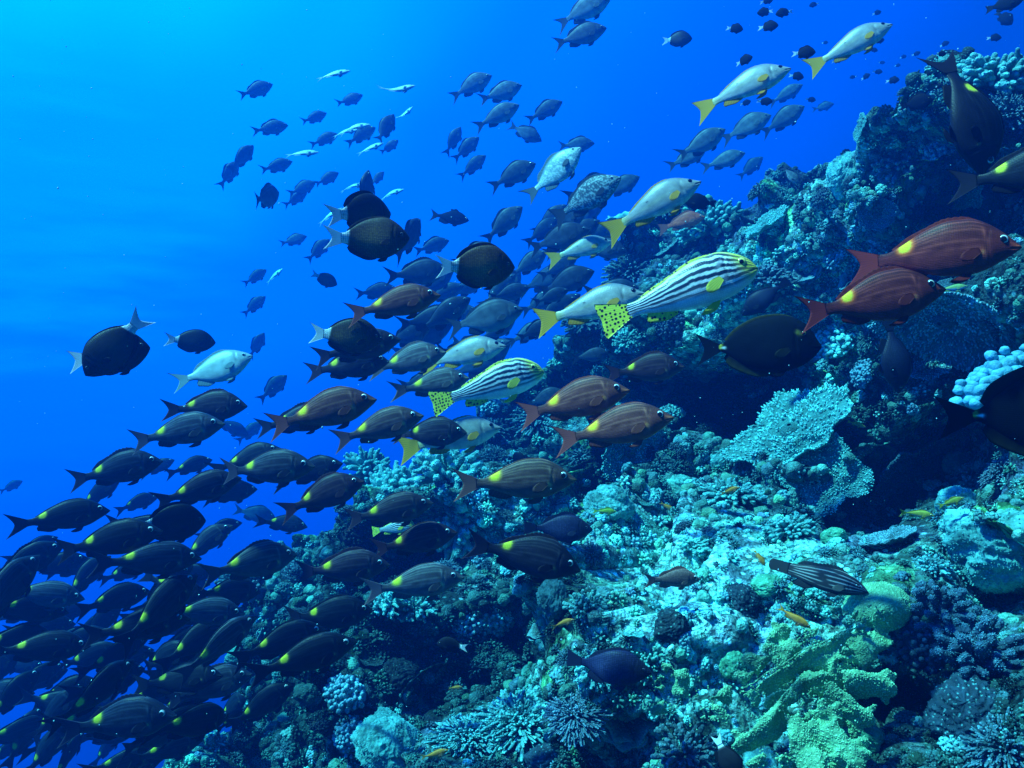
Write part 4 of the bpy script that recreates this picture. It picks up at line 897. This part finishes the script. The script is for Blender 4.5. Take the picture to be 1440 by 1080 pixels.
def fish(sp, px, py, length, tilt, yaw=0, label=None, tint=None, dist=None, roll=None, parts=None):
    if sp == 'emp' and px < 520 and py > 630 and roll is None: tilt += RNG.normal(0, 7); yaw += RNG.normal(0, 13); length *= RNG.uniform(.94, 1.12)
    d = SPEC[sp]; TL = d['TL']; left = abs(yaw) > 90; yw = yaw - math.copysign(180, yaw) if left else yaw
    Yd = TL * max(math.cos(math.radians(yw)), .35) * F / length
    if dist: Yd = dist; TL = dist * length / F / max(math.cos(math.radians(yw)), .35)
    lim = 12.5
    h = hit(px, py)
    hs = [hit(px + a * length * .4, py + b * length * .15) for a, b in ((0, 0), (1, 0), (-1, 0), (0, 1), (0, -1))]
    hs = [q[0][1] for q in hs if q is not None]
    if hs: lim = min(lim, min(hs) - .16)
    if Yd > lim: TL *= lim / Yd; Yd = lim
    u = (px - 720) / F; az = math.radians(yaw) - math.atan(u)
    tl = -math.radians(tilt)
    rl = math.radians(RNG.normal(0, 4) + {'silver': -48, 'specks': -16, 'chubsilver': -20, 'snap': -12, 'sweet': -12}.get(sp, 0) if roll is None else roll)
    R = Matrix.Rotation(az, 4, 'Z') @ Matrix.Rotation(tl, 4, 'Y') @ Matrix.Rotation(rl, 4, 'X')
    M = Matrix.Translation(Vector(at(px, py, Yd))) @ R @ Matrix.Scale(TL, 4)
    out, me = fish_meshes(sp, (2, 5)[int(RNG.integers(2))] if sp in ('sweet', 'snap') else int(RNG.integers(6)) if length > 34 else int(RNG.integers(2)) * 3); nm = NICE[sp][0]
    if parts is None: parts = length >= 56
    tint = (1, 1, 1) if tint is None else tint
    if not parts:
        if 'joined' not in me:
            mb = MB(); mats = []; idx = []
            for k, (b, mt) in out.items():
                if k.startswith('pupil') and length < 20: continue
                if mt not in mats: mats.append(mt)
                v, q, t, c = b.arrays(); mb.add(v, q if len(q) else None, t if len(t) else None, c); idx.append((len(q), len(t), mats.index(mt)))
            m_ = mb.mesh(nm)
            for mt in mats: m_.materials.append(mt)
            mi = np.concatenate([np.full(a, i) for a, _, i in idx] + [np.full(b, i) for _, b, i in idx])
            if len(mi) == len(m_.polygons): m_.polygons.foreach_set('material_index', mi.astype(np.int32))
            me['joined'] = m_
        o = link(nm, me['joined']); o.matrix_world = M; o.color = (*tint, 1)
    else:
        if 'body' not in me:
            for k, (b, mt) in out.items(): me[k] = b.mesh(k.split('_a')[0] if k.endswith('_a') else k.split('_b')[0] if k.endswith('_b') else k, mt)
        o = link(nm, me['body']); o.matrix_world = M; o.color = (*tint, 1)
        for k in ('tail_fin', 'dorsal_fin', 'anal_fin', 'pectoral_fin_a', 'pectoral_fin_b', 'pelvic_fin_a', 'pelvic_fin_b', 'eye_a', 'eye_b'):
            c = link(k[:-2] if k[-2:] in ('_a', '_b') else k, me[k], o); c.color = (*tint, 1)
            if k.startswith('eye'): link('pupil', me['pupil' + k[3:]], c)
    tag(o, label, NICE[sp][1] if sp in ('sweet', 'snap', 'surg', 'wrasse') else 'fish', GROUPS.get(sp))
    FISHES.append([o, sp, px, py, length, tilt, yaw, label]); return o
NAVY, GREY, RUST, DARK = (.32, .48, .75), (1.5, 1.7, 1.7), (3.1, 1.15, .78), (.18, .24, .32)  # NAVY and DARK put the shade on fish sides into their colour
RED = (2.5, .45, .33)
for a in [
 # --- the fish closest to the camera and others one can name
 ('sweet',950,413,234,20,8,'large yellow-finned sweetlips with dark stripes, the higher and bigger of the two'),
 ('sweet',684,543,168,17,6,'smaller dark-striped sweetlips with spotted tail, below and left of the bigger one'),
 ('sweet',552,742,62,12,-20,'striped sweetlips mostly hidden behind dark emperor fish on the lower left'),
 ('snap',916,289,150,27,5,'bright silver snapper with yellow tail, above the larger striped sweetlips'),
 ('snap',828,432,160,15,-4,'silver snapper with orange-yellow tail, just left of the larger striped sweetlips'),
 ('snap',815,350,94,15,10,'small pale snapper swimming below the bright silver snapper'),
 ('snap',648,498,128,12,-8,'dull blue-grey snapper swimming over the smaller striped sweetlips'),
 ('snap',632,615,148,12,6,'pale snapper with large dark eye and green-yellow tail, below the smaller sweetlips'),
 ('snap',1042,123,138,18,0,'yellow-tailed snapper in open water above the ridge, left one of the top pair'),
 ('snap',1193,65,122,25,8,'yellow-tailed snapper at the top edge, right one of the top pair'),
 ('emp',803,566,166,14,-4,'red-brown emperor fish with yellow spot right of the smaller striped sweetlips',RUST),
 ('emp',860,603,174,13,-4,'striped rusty emperor fish with yellow spot, lowest on the right over teal coral',RUST),
 ('emp',722,677,176,4,-4,'brown emperor fish with yellow spot just above pale finger coral',(1.9,1.3,.9)),
 ('emp',1308,356,218,3,6,'biggest red emperor fish with yellow spot at the right edge',RED,1.75),
 ('emp',1222,424,196,11,14,'red-bellied emperor fish with yellow spot right below the biggest red one',(2.2,.42,.32)),
 ('emp',1440,242,190,4,8,'black emperor fish with yellow spot cut off by the right edge',DARK,1.9),
 ('emp',1364,150,172,-78,30,'big dark emperor fish diving head down before the upper right reef',(.1,.12,.15),2.2),
 ('emp',572,508,112,15,-10,'grey emperor fish with large eye, left of the dull blue-grey snapper',GREY),
 ('emp',606,541,108,12,-12,'grey emperor fish tucked behind the smaller sweetlips tail',GREY),
 ('emp',600,610,112,4,-10,'dark brown emperor fish in front of the green-tailed snapper',(.6,.55,.6)),
 ('emp',530,602,134,17,-10,'brown-grey emperor fish left of the green-tailed snapper',(1.7,1.2,1)),
 ('emp',552,428,136,13,-6,'rusty emperor fish below the big chromis with pale dots',(2.1,.9,.6)),
 ('emp',500,490,128,14,-6,'dark emperor fish with orange snout under the white-tailed chromis',(.6,.6,.7)),
 ('emp',488,514,118,8,4,'dark emperor fish lowest of three under the white-tailed chromis',(.4,.45,.6)),
 ('emp',450,580,160,15,-6,'long reddish emperor fish with yellow spot in the middle of the school',(2.0,.9,.65)),
 ('emp',415,592,112,10,0,'dark emperor fish hidden behind the long reddish one',NAVY),
 ('emp',248,608,128,12,-22,'blue-grey emperor fish with large pale-ringed eye at the left of the school',(.75,1.05,1.35)),
 ('emp',288,573,112,4,-18,'dark emperor fish with reddish snout right above the large-eyed one',(.5,.45,.5)),
 ('emp',160,662,122,13,-8,'dark blurry emperor fish left of and below the large-eyed one',NAVY),
 ('emp',372,660,126,4,-6,'striped dark grey emperor fish with pale eye in the middle left',(.7,.85,1.0)),
 ('emp',276,690,132,8,-8,'dark emperor fish with rusty snout under the large-eyed one',(.45,.42,.5)),
 ('emp',436,664,96,8,-12,'black emperor fish behind the striped dark grey one',DARK),
 ('emp',452,698,118,8,-10,'dark reddish emperor fish left of the pale finger coral',(.75,.45,.45)),
 ('emp',82,728,118,10,-8,'black emperor fish at the left edge of the school',DARK),
 ('emp',545,720,130,13,-6,'brown striped emperor fish on the left of the pale finger coral',(.9,.8,.8)),
 ('emp',580,762,128,14,-6,'dark red emperor fish under the brown striped one',(.7,.4,.38)),
 ('emp',735,780,166,-12,-6,'black emperor fish with yellow spot nosing down over mid reef',(.33,.33,.45)),
 ('emp',580,821,146,9,-6,'pale grey emperor fish with yellow spot over the dark lower reef',GREY),
 ('emp',480,800,132,10,-6,'violet-brown emperor fish left of the pale grey one',(.8,.62,.75)),
 ('emp',350,793,128,6,-10,'grey emperor fish with pale eye left of the reef corner',(.75,.95,1.1)),
 ('emp',424,926,156,7,-6,'large black emperor fish with yellow spot low on the reef edge',DARK),
 ('emp',392,903,126,5,-6,'black emperor fish just behind the large black one at the reef edge',DARK),
 ('emp',365,995,120,30,0,'black emperor fish climbing steeply beside the lower reef edge',DARK),
 ('emp',460,866,120,8,0,'dark emperor fish right above the large black one at the reef edge',DARK),
 ('emp',288,764,92,42,-20,'dark emperor fish with pale mouth pointing steeply up in the lower left',(.6,.7,.8)),
 ('emp',205,788,150,4,-8,'large dark blue emperor fish crossing the lower left school',NAVY),
 ('emp',150,762,150,5,0,'dark emperor fish right above the large dark blue one',DARK),
 ('emp',55,836,104,2,-8,'hazy blue emperor fish with bright spot near the left edge',(.7,1.0,1.3)),
 ('emp',52,912,122,0,0,'black emperor fish swimming level at the lower left edge',DARK),
 ('emp',190,882,134,3,0,'black emperor fish in the dense lower left crowd',DARK),
 ('emp',282,861,108,4,-8,'blue-grey emperor fish left of the dark finger coral',(.6,.85,1.1)),
 ('emp',305,910,112,20,-4,'blue-grey emperor fish tilted up under the level blue-grey one',(.55,.7,.9)),
 ('emp',292,966,116,8,-6,'dark blue emperor fish beside the lowest reef edge',(.5,.65,.9)),
 ('emp',165,1014,136,4,-6,'dark navy emperor fish near the bottom left',NAVY),
 ('emp',905,520,112,6,-10,'faint reddish emperor fish in the shade behind the larger sweetlips',(.7,.4,.4)),
 ('chromis',517,336,116,3,-6,'big dark chromis with yellowish dots and white tail'),
 ('chromis',668,375,112,1,4,'brown chromis with white tail right of the big dark one',(1.4,1.2,1.0)),
 ('chromis',486,472,102,-4,0,'dark chromis with white tail above two orange-snouted emperor fish',(.7,.75,.6)),
 ('chromis',150,497,112,10,-10,'black chromis with white tail, the larger of the left pair in open water',(.18,.22,.4)),
 ('chromis',163,484,116,-48,172,'black chromis heading down behind the larger left one, its tail up',(.22,.28,.4)),
 ('chromis',267,479,68,-3,0,'small black chromis alone in open water on the left',(.15,.2,.35)),
 ('chromis',236,736,100,1,4,'black chromis with ragged white tail inside the dark school',(.06,.08,.1)),
 ('chromis',456,392,38,-20,20,'tiny dark chromis left of the yellow-dotted one',(.4,.5,.6)),
 ('chromis',508,300,84,10,40,'dark chromis half hidden on top of the big one',(.25,.3,.4)),
 ('surg',1062,486,172,3,-6,'dark grey surgeonfish with yellow trim in front of the slope',(.55,.6,.65),2.2),
 ('surg',1452,580,240,5,-4,'black surgeonfish with white tail spine cut off by the right edge',(.2,.22,.25),1.75),
 ('scaly',784,743,98,0,-6,'navy dark-scaled fish over the mid reef, the upper one'),
 ('scaly',853,938,124,-3,-4,'navy dark-scaled fish over the bright rubble, the lower one'),
 ('sold',944,814,80,2,10,'reddish brown soldierfish over pale rubble'),
 ('wrasse',1150,811,134,-12,0,'dark slim wrasse with thin white stripes above the green coral'),
 ('anth',791,876,34,18,0,'orange anthias above the dark scaled fish'),
 ('anth',1116,868,52,-28,0,'larger orange anthias just above the green finger coral'),
 ('anth',610,1061,42,16,0,'orange anthias at the bottom edge by the large bush coral'),
 ('anth',1026,690,30,22,0,'orange anthias left of the wide pale table coral',(.7,.6,.5)),
 ('anth',640,967,20,5,0,'tiny red anthias over the dark hollow'),
 ('anth',938,712,22,-30,10,'tiny orange anthias in the shade below the right emperor fish',(.8,.8,.6)),
 ('anth',1068,784,28,-55,0,'small orange anthias nosing down beside the striped wrasse'),
 ('yel',1289,722,44,-4,0,'olive yellow fish above the small oval table coral'),
 ('yel',1337,706,36,25,0,'small olive fish below the surgeonfish tail',(.6,.7,.5)),
 ('yel',1204,596,26,-20,0,'tiny yellow fish right of the wide table coral'),
 ('yel',850,719,34,0,0,'small green fish below the brown emperor fish',(.5,1.0,.8)),
 ('yel',1184,942,40,58,155,'small brown fish with forked tail over the green finger coral',(.25,.2,.15)),
 ('yel',1338,405,40,5,0,'small blue and yellow fish behind the red-bellied emperor fish',(.5,1.0,2.5)),
 ('damsel',727,642,26,-22,0,'tiny black and white damselfish above pale finger coral'),
 ('damsel',636,907,44,8,180,'black damselfish with white tail in the dark hollow'),
 ('damsel',1022,1066,60,-55,0,'damselfish with pale blue tail up at the bottom edge'),
 ('scaly',1075,418,78,-38,170,'dark fish nosing down above the grey surgeonfish',(.4,.5,.4)),
 ('scaly',1258,498,104,-84,20,'narrow dark fish hanging head down below the red-bellied emperor fish',(.35,.45,.4)),
 # --- open water, middle and upper left
 ('chubsilver',299,521,114,22,-8,'pale silvery rudderfish alone left of the school'),
 ('specks',778,245,104,42,-10,'bright silver speckled fish above the large speckled grey one'),
 ('speck',822,279,112,26,-14,'large speckled grey fish left of the bright silver snapper'),
 ('red',958,312,66,12,0,'small red fish behind the bright silver snapper'),
 ('black',985,284,44,5,180,'small black fish behind the snout of the bright silver snapper'),
 ('trig',632,305,56,-10,0,'dark fish with tall raised back fin in open water'),
 ('chub',820,13,84,21,0,'blue-silver rudderfish cut by the top edge',(1.8,2.0,2.0)),
 ('chub',815,50,78,14,0,'slim dark rudderfish under the one at the top edge'),
 ('chub',662,120,66,26,0,'silvery blue rudderfish, topmost of three in open water',(1.9,2.0,2.0)),
 ('chub',703,131,66,21,0,'silvery blue rudderfish, right one of three in open water',(1.7,1.8,1.8)),
 ('chub',698,163,72,26,0,'silvery blue rudderfish, lowest of three in open water',(1.7,1.8,1.8)),
 ('chub',765,156,58,27,0),('chub',738,186,54,-28,0),('chub',637,198,46,62,10),('chub',655,209,50,42,0),('chub',664,234,50,40,0),
 ('chub',720,246,74,26,0,'dark blue rudderfish left of the bright silver speckled fish'),('chub',810,203,52,2,0),('chub',707,315,74,42,0,'dark blue rudderfish right of the tall-finned fish'),
 ('chub',785,335,92,15,0,'navy rudderfish under the large speckled grey fish',(.5,.5,.6)),('chub',773,308,62,40,0,None,(.6,.6,.7)),
 ('chub',576,336,44,50,60,None,(.5,.5,.6)),('chub',607,346,52,20,10),('chub',585,384,92,8,0,'dark rudderfish behind the brown chromis',(.5,.5,.6)),
 ('chub',680,447,114,12,0,'large hazy blue rudderfish in the centre behind the school'),('chub',624,412,62,20,0),('chub',716,404,60,60,10),('chub',742,372,66,35,0),
 ('chub',795,396,86,20,0,'dark rudderfish above the orange-tailed snapper',(.5,.5,.6)),('chub',740,470,62,30,0),('chub',528,410,60,10,0,None,(.5,.5,.6)),('chub',700,410,70,45,0),('chub',655,405,56,30,10),
 ('chub',840,330,60,30,20),('chub',872,262,60,25,0,None,(.6,.7,.7)),('chub',640,440,60,10,-10),('chub',760,425,66,25,0),('chub',830,500,56,10,0,None,(.6,.6,.7)),('chub',765,560,60,20,0,None,(.7,.7,.8)),
 ('chub',359,127,52,26,0,'lone rudderfish farthest up on the left'),('chub',379,180,52,14,0,'lone rudderfish right below the farthest left one'),('chub',340,222,50,52,20,'deep rudderfish heading steeply up on the left'),('chub',322,245,46,58,20,'rudderfish right behind the steep one on the left'),
 ('chub',441,166,40,26,0),('chub',455,196,44,24,0),('chub',388,234,48,22,0),('chub',459,252,40,32,0),('chub',424,265,44,28,0),('chub',415,280,40,35,10),('chub',373,277,40,20,60),
 ('chub',412,338,40,20,0),('chub',491,141,42,26,0),('chub',541,182,52,60,20,None,(.6,.6,.7)),('chub',507,190,48,30,0),('chub',547,207,34,40,0),('chub',530,252,30,50,0),('chub',514,277,52,80,50,None,(.5,.5,.6)),
 ('chub',447,352,46,46,0),('chub',358,390,40,36,0),('chub',357,430,42,42,0),('chub',361,486,42,62,10),('chub',383,546,54,44,0,'dark blue rudderfish above the school of emperor fish',(.7,.8,.9)),('chub',350,608,46,40,0),('chub',325,600,54,-30,0,None,(.6,.6,.7)),
 ('chub',15,684,32,26,0,'lone small rudderfish at the far left edge'),('chub',357,722,58,-12,0,'dark fish nosing down between school and reef corner',(.6,.6,.7)),
 ('silver',468,104,50,15,0,'silver fish, topmost on the left'),('silver',424,215,48,6,0),('silver',558,127,54,18,0,'bright silver fish left of the three rudderfish'),('silver',569,161,32,46,0),('silver',498,178,46,10,0),('silver',486,184,40,8,0),
 ('silver',520,208,42,22,0),('silver',495,261,38,10,0),('silver',550,271,38,16,0),('silver',463,303,42,32,0),('silver',385,388,32,42,0),
 # --- upper right, over the ridge
 ('chub',985,203,78,30,0,'blue-grey rudderfish over the ridge, leftmost of the ridge group',(1.3,1.4,1.4)),('chub',966,222,66,30,0,None,(1.1,1.2,1.2)),('chub',1016,226,64,16,0,'pale rudderfish low over the ridge',(1.5,1.6,1.6)),('chub',1048,178,74,20,0,'blue-grey rudderfish in the middle of the ridge group',(1.3,1.4,1.4)),
 ('chub',1100,168,66,28,0,'blue-grey rudderfish on the right of the ridge group',(1.1,1.2,1.2)),('chub',1104,133,52,26,0,'blue-grey rudderfish right under the left yellow-tailed snapper',(1.2,1.3,1.3)),('chub',1157,150,30,8,0),('black',1288,145,42,8,0,'rounded dark fish hovering over the ridge bush coral'),('chub',1055,236,44,40,0,None,(.6,.7,.7)),('chub',1112,246,36,-50,0,None,(1.2,1.3,1.3)),
 ('chromis',952,55,42,-2,0,'small black fish with white tail between snapper and top rudderfish',(.2,.25,.4)),
 ('black',1412,5,46,2,0,'black fish cut by the top edge near the right corner'),('black',1412,25,30,-50,0,'black fish under the one at the top right corner'),
]:
    fish(*a[:6], *(a[6:7] or (None,)), **({'tint': a[7]} if len(a) > 7 and a[7] else {}), **({'dist': a[8]} if len(a) > 8 else {}))
for x, y, l in [(1033,40,24),(1076,17,22),(1080,37,28),(1103,17,24),(1145,6,14),(1078,1,18),(1130,74,32),(1046,85,24),(1120,107,20),(1048,145,16),(1075,143,22),(1233,18,12),(1177,85,14),(1234,101,13),(1255,113,18),
                (1217,108,13),(1323,76,14),(1288,76,12),(1328,62,13),(1398,53,18),(1235,57,16),(1228,70,12),(1140,140,14),(1306,104,11),(1270,80,9),(1160,60,9),(1200,108,10),(1310,92,9),(1262,92,8),(1320,120,9),(1240,88,9),(1090,100,12)]:
    fish('damsel', x, y, l, RNG.uniform(-15, 20), RNG.choice([0, 0, 20, -20, 180]), None, (.5, .6, .8), parts=False)
# hazy silhouettes farther back behind the middle of the school
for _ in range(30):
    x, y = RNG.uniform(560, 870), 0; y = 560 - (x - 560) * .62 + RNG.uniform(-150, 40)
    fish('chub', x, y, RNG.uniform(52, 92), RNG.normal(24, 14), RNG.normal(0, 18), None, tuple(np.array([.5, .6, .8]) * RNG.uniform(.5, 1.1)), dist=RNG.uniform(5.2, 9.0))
# the dense dark crowd at the lower left
crowd = [(30,1035,70,55,40),(90,1068,66,60,40),(150,1060,66,50,-30),(95,975,110,20,0),(210,970,100,5,0),(130,930,110,10,0),(40,960,90,15,0),(240,1010,110,12,0),(60,880,90,-5,0),(150,845,120,4,0),(120,815,80,30,0),(235,830,100,8,0),(50,780,70,20,20),
         (100,800,80,10,0),(20,800,80,5,0),(250,925,96,24,0),(110,1010,96,6,0),(20,870,80,12,0),(180,930,90,35,20),(70,1010,100,40,0),(225,1055,100,12,0),(10,985,90,35,20),(275,1020,80,30,0),(260,800,90,12,0),(330,840,80,10,0),
         (190,700,70,12,0),(120,760,70,5,0),(215,655,60,18,0),(260,650,74,10,0),(330,690,80,10,0),(245,735,60,12,0),(310,735,70,10,0),(400,735,90,10,0),(430,770,90,5,0),(340,650,90,10,0),(200,735,80,10,0),(140,700,70,14,0),
         (395,830,80,8,0),(345,880,90,15,0),(240,880,80,8,0),(320,1020,60,30,0),(150,960,80,10,0),(60,1060,90,60,0),(190,1080,90,10,0),(20,930,70,10,0),(100,900,80,0,0),(130,880,70,30,0),(265,950,70,20,0),(210,850,90,20,0),(170,800,80,12,0)]
for _ in range(46):
    a_ = RNG.uniform(); crowd.append((RNG.uniform(-10, 330), RNG.uniform(790, 1075), RNG.uniform(60, 120), RNG.normal(12, 16), RNG.normal(0, 24)))
for x, y, l, t, w in crowd:
    if hit(x, y) is not None and x > 330: continue
    b = RNG.uniform(.05, .42); fish('emp', x + RNG.uniform(-8, 8), y + RNG.uniform(-8, 8), l * RNG.uniform(.8, 1.1), max(-30, min(48, t + RNG.normal(0, 9))), max(-36, min(36, w + RNG.normal(0, 14))), None, (b * .7, b * 1.0, b * 1.4), roll=RNG.normal(0, 9))  # crowd tint paints the shaded sides of these fish dark blue

# ------------------------------------------------------------------ labels that single out what has none yet
marks = [(o['label'], x, y) for o, sp, x, y, l, t, w, lb in FISHES if lb]
SHORT = [('the bigger striped sweetlips', 950, 413), ('the smaller striped sweetlips', 684, 543), ('the bright silver snapper', 916, 289), ('the orange-tailed snapper', 828, 432), ('the large speckled grey fish', 822, 279), ('the bright silver speckled fish', 778, 245),
 ('the tall-finned dark fish', 632, 305), ('the yellow-dotted big chromis', 517, 336), ('the brown white-tailed chromis', 668, 375), ('the left open-water chromis pair', 150, 495), ('the lone small black chromis', 267, 479), ('the pale lone rudderfish', 299, 521),
 ('the large-eyed emperor fish', 248, 608), ('the striped dark grey emperor fish', 372, 660), ('the ragged-tailed black chromis', 236, 736), ('the three silvery rudderfish', 690, 140), ('the bright silver open-water fish', 558, 127), ('the farthest left rudderfish', 359, 127),
 ('the left yellow-tailed snapper', 1042, 123), ('the right yellow-tailed snapper', 1193, 65), ('the biggest red emperor fish', 1312, 356), ('the red-bellied emperor fish', 1224, 424), ('the grey surgeonfish', 1062, 486), ('the edge surgeonfish', 1430, 575), ('the wide pale table coral', 1120, 618),
 ('the broad blue table coral', 1335, 432), ('the green finger coral', 1110, 985), ('the green coral dome', 1235, 850), ('the striped wrasse', 1150, 811), ('the lower dark scaled fish', 853, 938), ('the upper dark scaled fish', 784, 743), ('the large bottom bush coral', 735, 1030), ('the dark hollow', 640, 930),
 ('the pale finger corals', 630, 680), ('the big pitted boulder coral', 1405, 770), ('the round blue cup coral', 1192, 246), ('the diving dark fish', 1364, 148), ('the ridge bush coral', 1210, 160), ('the pale leather coral', 1400, 530), ('the soldierfish', 944, 814), ('the black down-nosing emperor fish', 735, 780), ('the pale grey emperor fish', 580, 821),
 ('the large black emperor fish', 424, 926), ('the dark finger coral corner', 350, 835), ('the level black edge fish', 52, 912), ('the large dark blue emperor fish', 205, 788), ('the tall blue-grey cauliflower coral', 482, 980), ('the bottom left corner', 0, 1080), ('the top right corner', 1440, 0), ('the bottom right corner', 1440, 1080)]
def dirword(dx, dy):
    a = math.degrees(math.atan2(-dy, dx)) % 360
    return ['right of', 'up right of', 'above', 'up left of', 'left of', 'down left of', 'below', 'down right of'][int((a + 22.5) // 45) % 8]
used = set(o['label'] for o in bpy.data.objects if 'label' in o)
def autolabel(desc, x, y):
    near = sorted(SHORT, key=lambda q: (q[1] - x) ** 2 + (q[2] - y) ** 2)
    opts = []
    for i in range(3):
        n_, a, b = near[i]; r = math.hypot(x - a, y - b); opts.append(f"{desc} {'just ' if r < 70 else ''}{dirword(x - a, y - b)} {n_}")
    for i in range(2):
        for j in range(i + 1, 4): opts.append(f"{desc} {dirword(x - near[i][1], y - near[i][2])} {near[i][0]}, {dirword(x - near[j][1], y - near[j][2])} {near[j][0]}")
    for o in opts:
        if o not in used and len(o.split()) <= 16: used.add(o); return o
    for adj in ('neighbouring', 'farther', 'second', 'overlapped', 'fainter', 'smaller', 'next'):
        o = adj + ' ' + opts[0]
        if o not in used and len(o.split()) <= 16: used.add(o); return o
    return opts[0]
for o, sp, x, y, l, t, w, lb in FISHES:
    if lb: continue
    size = 'tiny' if l < 20 else 'small' if l < 46 else 'mid-sized'
    look = {'emp': 'dark yellow-spotted emperor fish', 'chub': 'dark blue rudderfish', 'silver': 'silvery slim fish', 'damsel': 'black damselfish'}.get(sp, NICE[sp][1])
    pose = 'climbing steeply' if t > 45 else 'nosing down' if t < -18 else 'rising' if t > 22 else ''
    o['label'] = autolabel(' '.join(f"{size} {look} {pose}".split()), x, y)
for o, desc, x, y, w in small:
    s_ = desc.replace('small', 'tiny' if w < 26 else 'small' if w < 50 else 'medium'); tag(o, autolabel(s_, x, y), 'coral', 'small coral colonies on the reef slope')

# drifting specks in the water
mb = MB(); lat = np.linspace(0, np.pi, 5); lon = np.linspace(0, 2 * np.pi, 6, endpoint=False)
sph = np.stack([np.sin(lat)[:, None] * np.cos(lon), np.sin(lat)[:, None] * np.sin(lon), np.repeat(np.cos(lat)[:, None], 6, 1)], -1).reshape(-1, 3)
for _ in range(700):
    d_ = RNG.uniform(.8, 4.5); x, y = RNG.uniform(-200, 1640), RNG.uniform(-100, 1180); h = hit(x, y)
    if h is not None and h[0][1] < d_ + .1: continue
    mb.add(sph * np.array([1, 1, RNG.uniform(.6, 1.6)]) * RNG.uniform(.0005, .0015) * RNG.uniform(.5, 1.2) * (.5 + d_ * .35) + at(x, y, d_), gridfaces(5, 6, True), None, (.75, .8, .8))
o = link('drifting_specks', mb.mesh('drifting_specks', M_soft)); tag(o, 'pale specks of plankton drifting in the open water', 'plankton', None, 'stuff')

# ------------------------------------------------------------------ the water's haze
mb = MB()
X0, X1, Y0, Y1, Z0, Z1 = -16, 16, -4, 19, -11, 6.2
v = np.array([[x, y, z] for x in (X0, X1) for y in (Y0, Y1) for z in (Z0, Z1)], float)
mb.add(v, [[0, 1, 3, 2], [4, 6, 7, 5], [0, 4, 5, 1], [2, 3, 7, 6], [0, 2, 6, 4], [1, 5, 7, 3]])
mh = bpy.data.materials.new('water_haze'); mh.use_nodes = True; nt = mh.node_tree; nt.nodes.clear()
pv = nt.nodes.new('ShaderNodeVolumePrincipled'); mo = nt.nodes.new('ShaderNodeOutputMaterial')
nt.links.new(pv.outputs[0], mo.inputs['Volume'])
pv.inputs['Color'].default_value = (0, .040, .205, 1)
pv.inputs['Absorption Color'].default_value = (.0, .66, .90, 1)
pv.inputs['Density'].default_value = 0.20
pv.inputs['Anisotropy'].default_value = 0.45
hz = link('haze', mb.mesh('haze')); hz.data.materials.append(mh)
tag(hz, 'clear blue sea water fading far fish to blue', 'water', None, 'stuff')
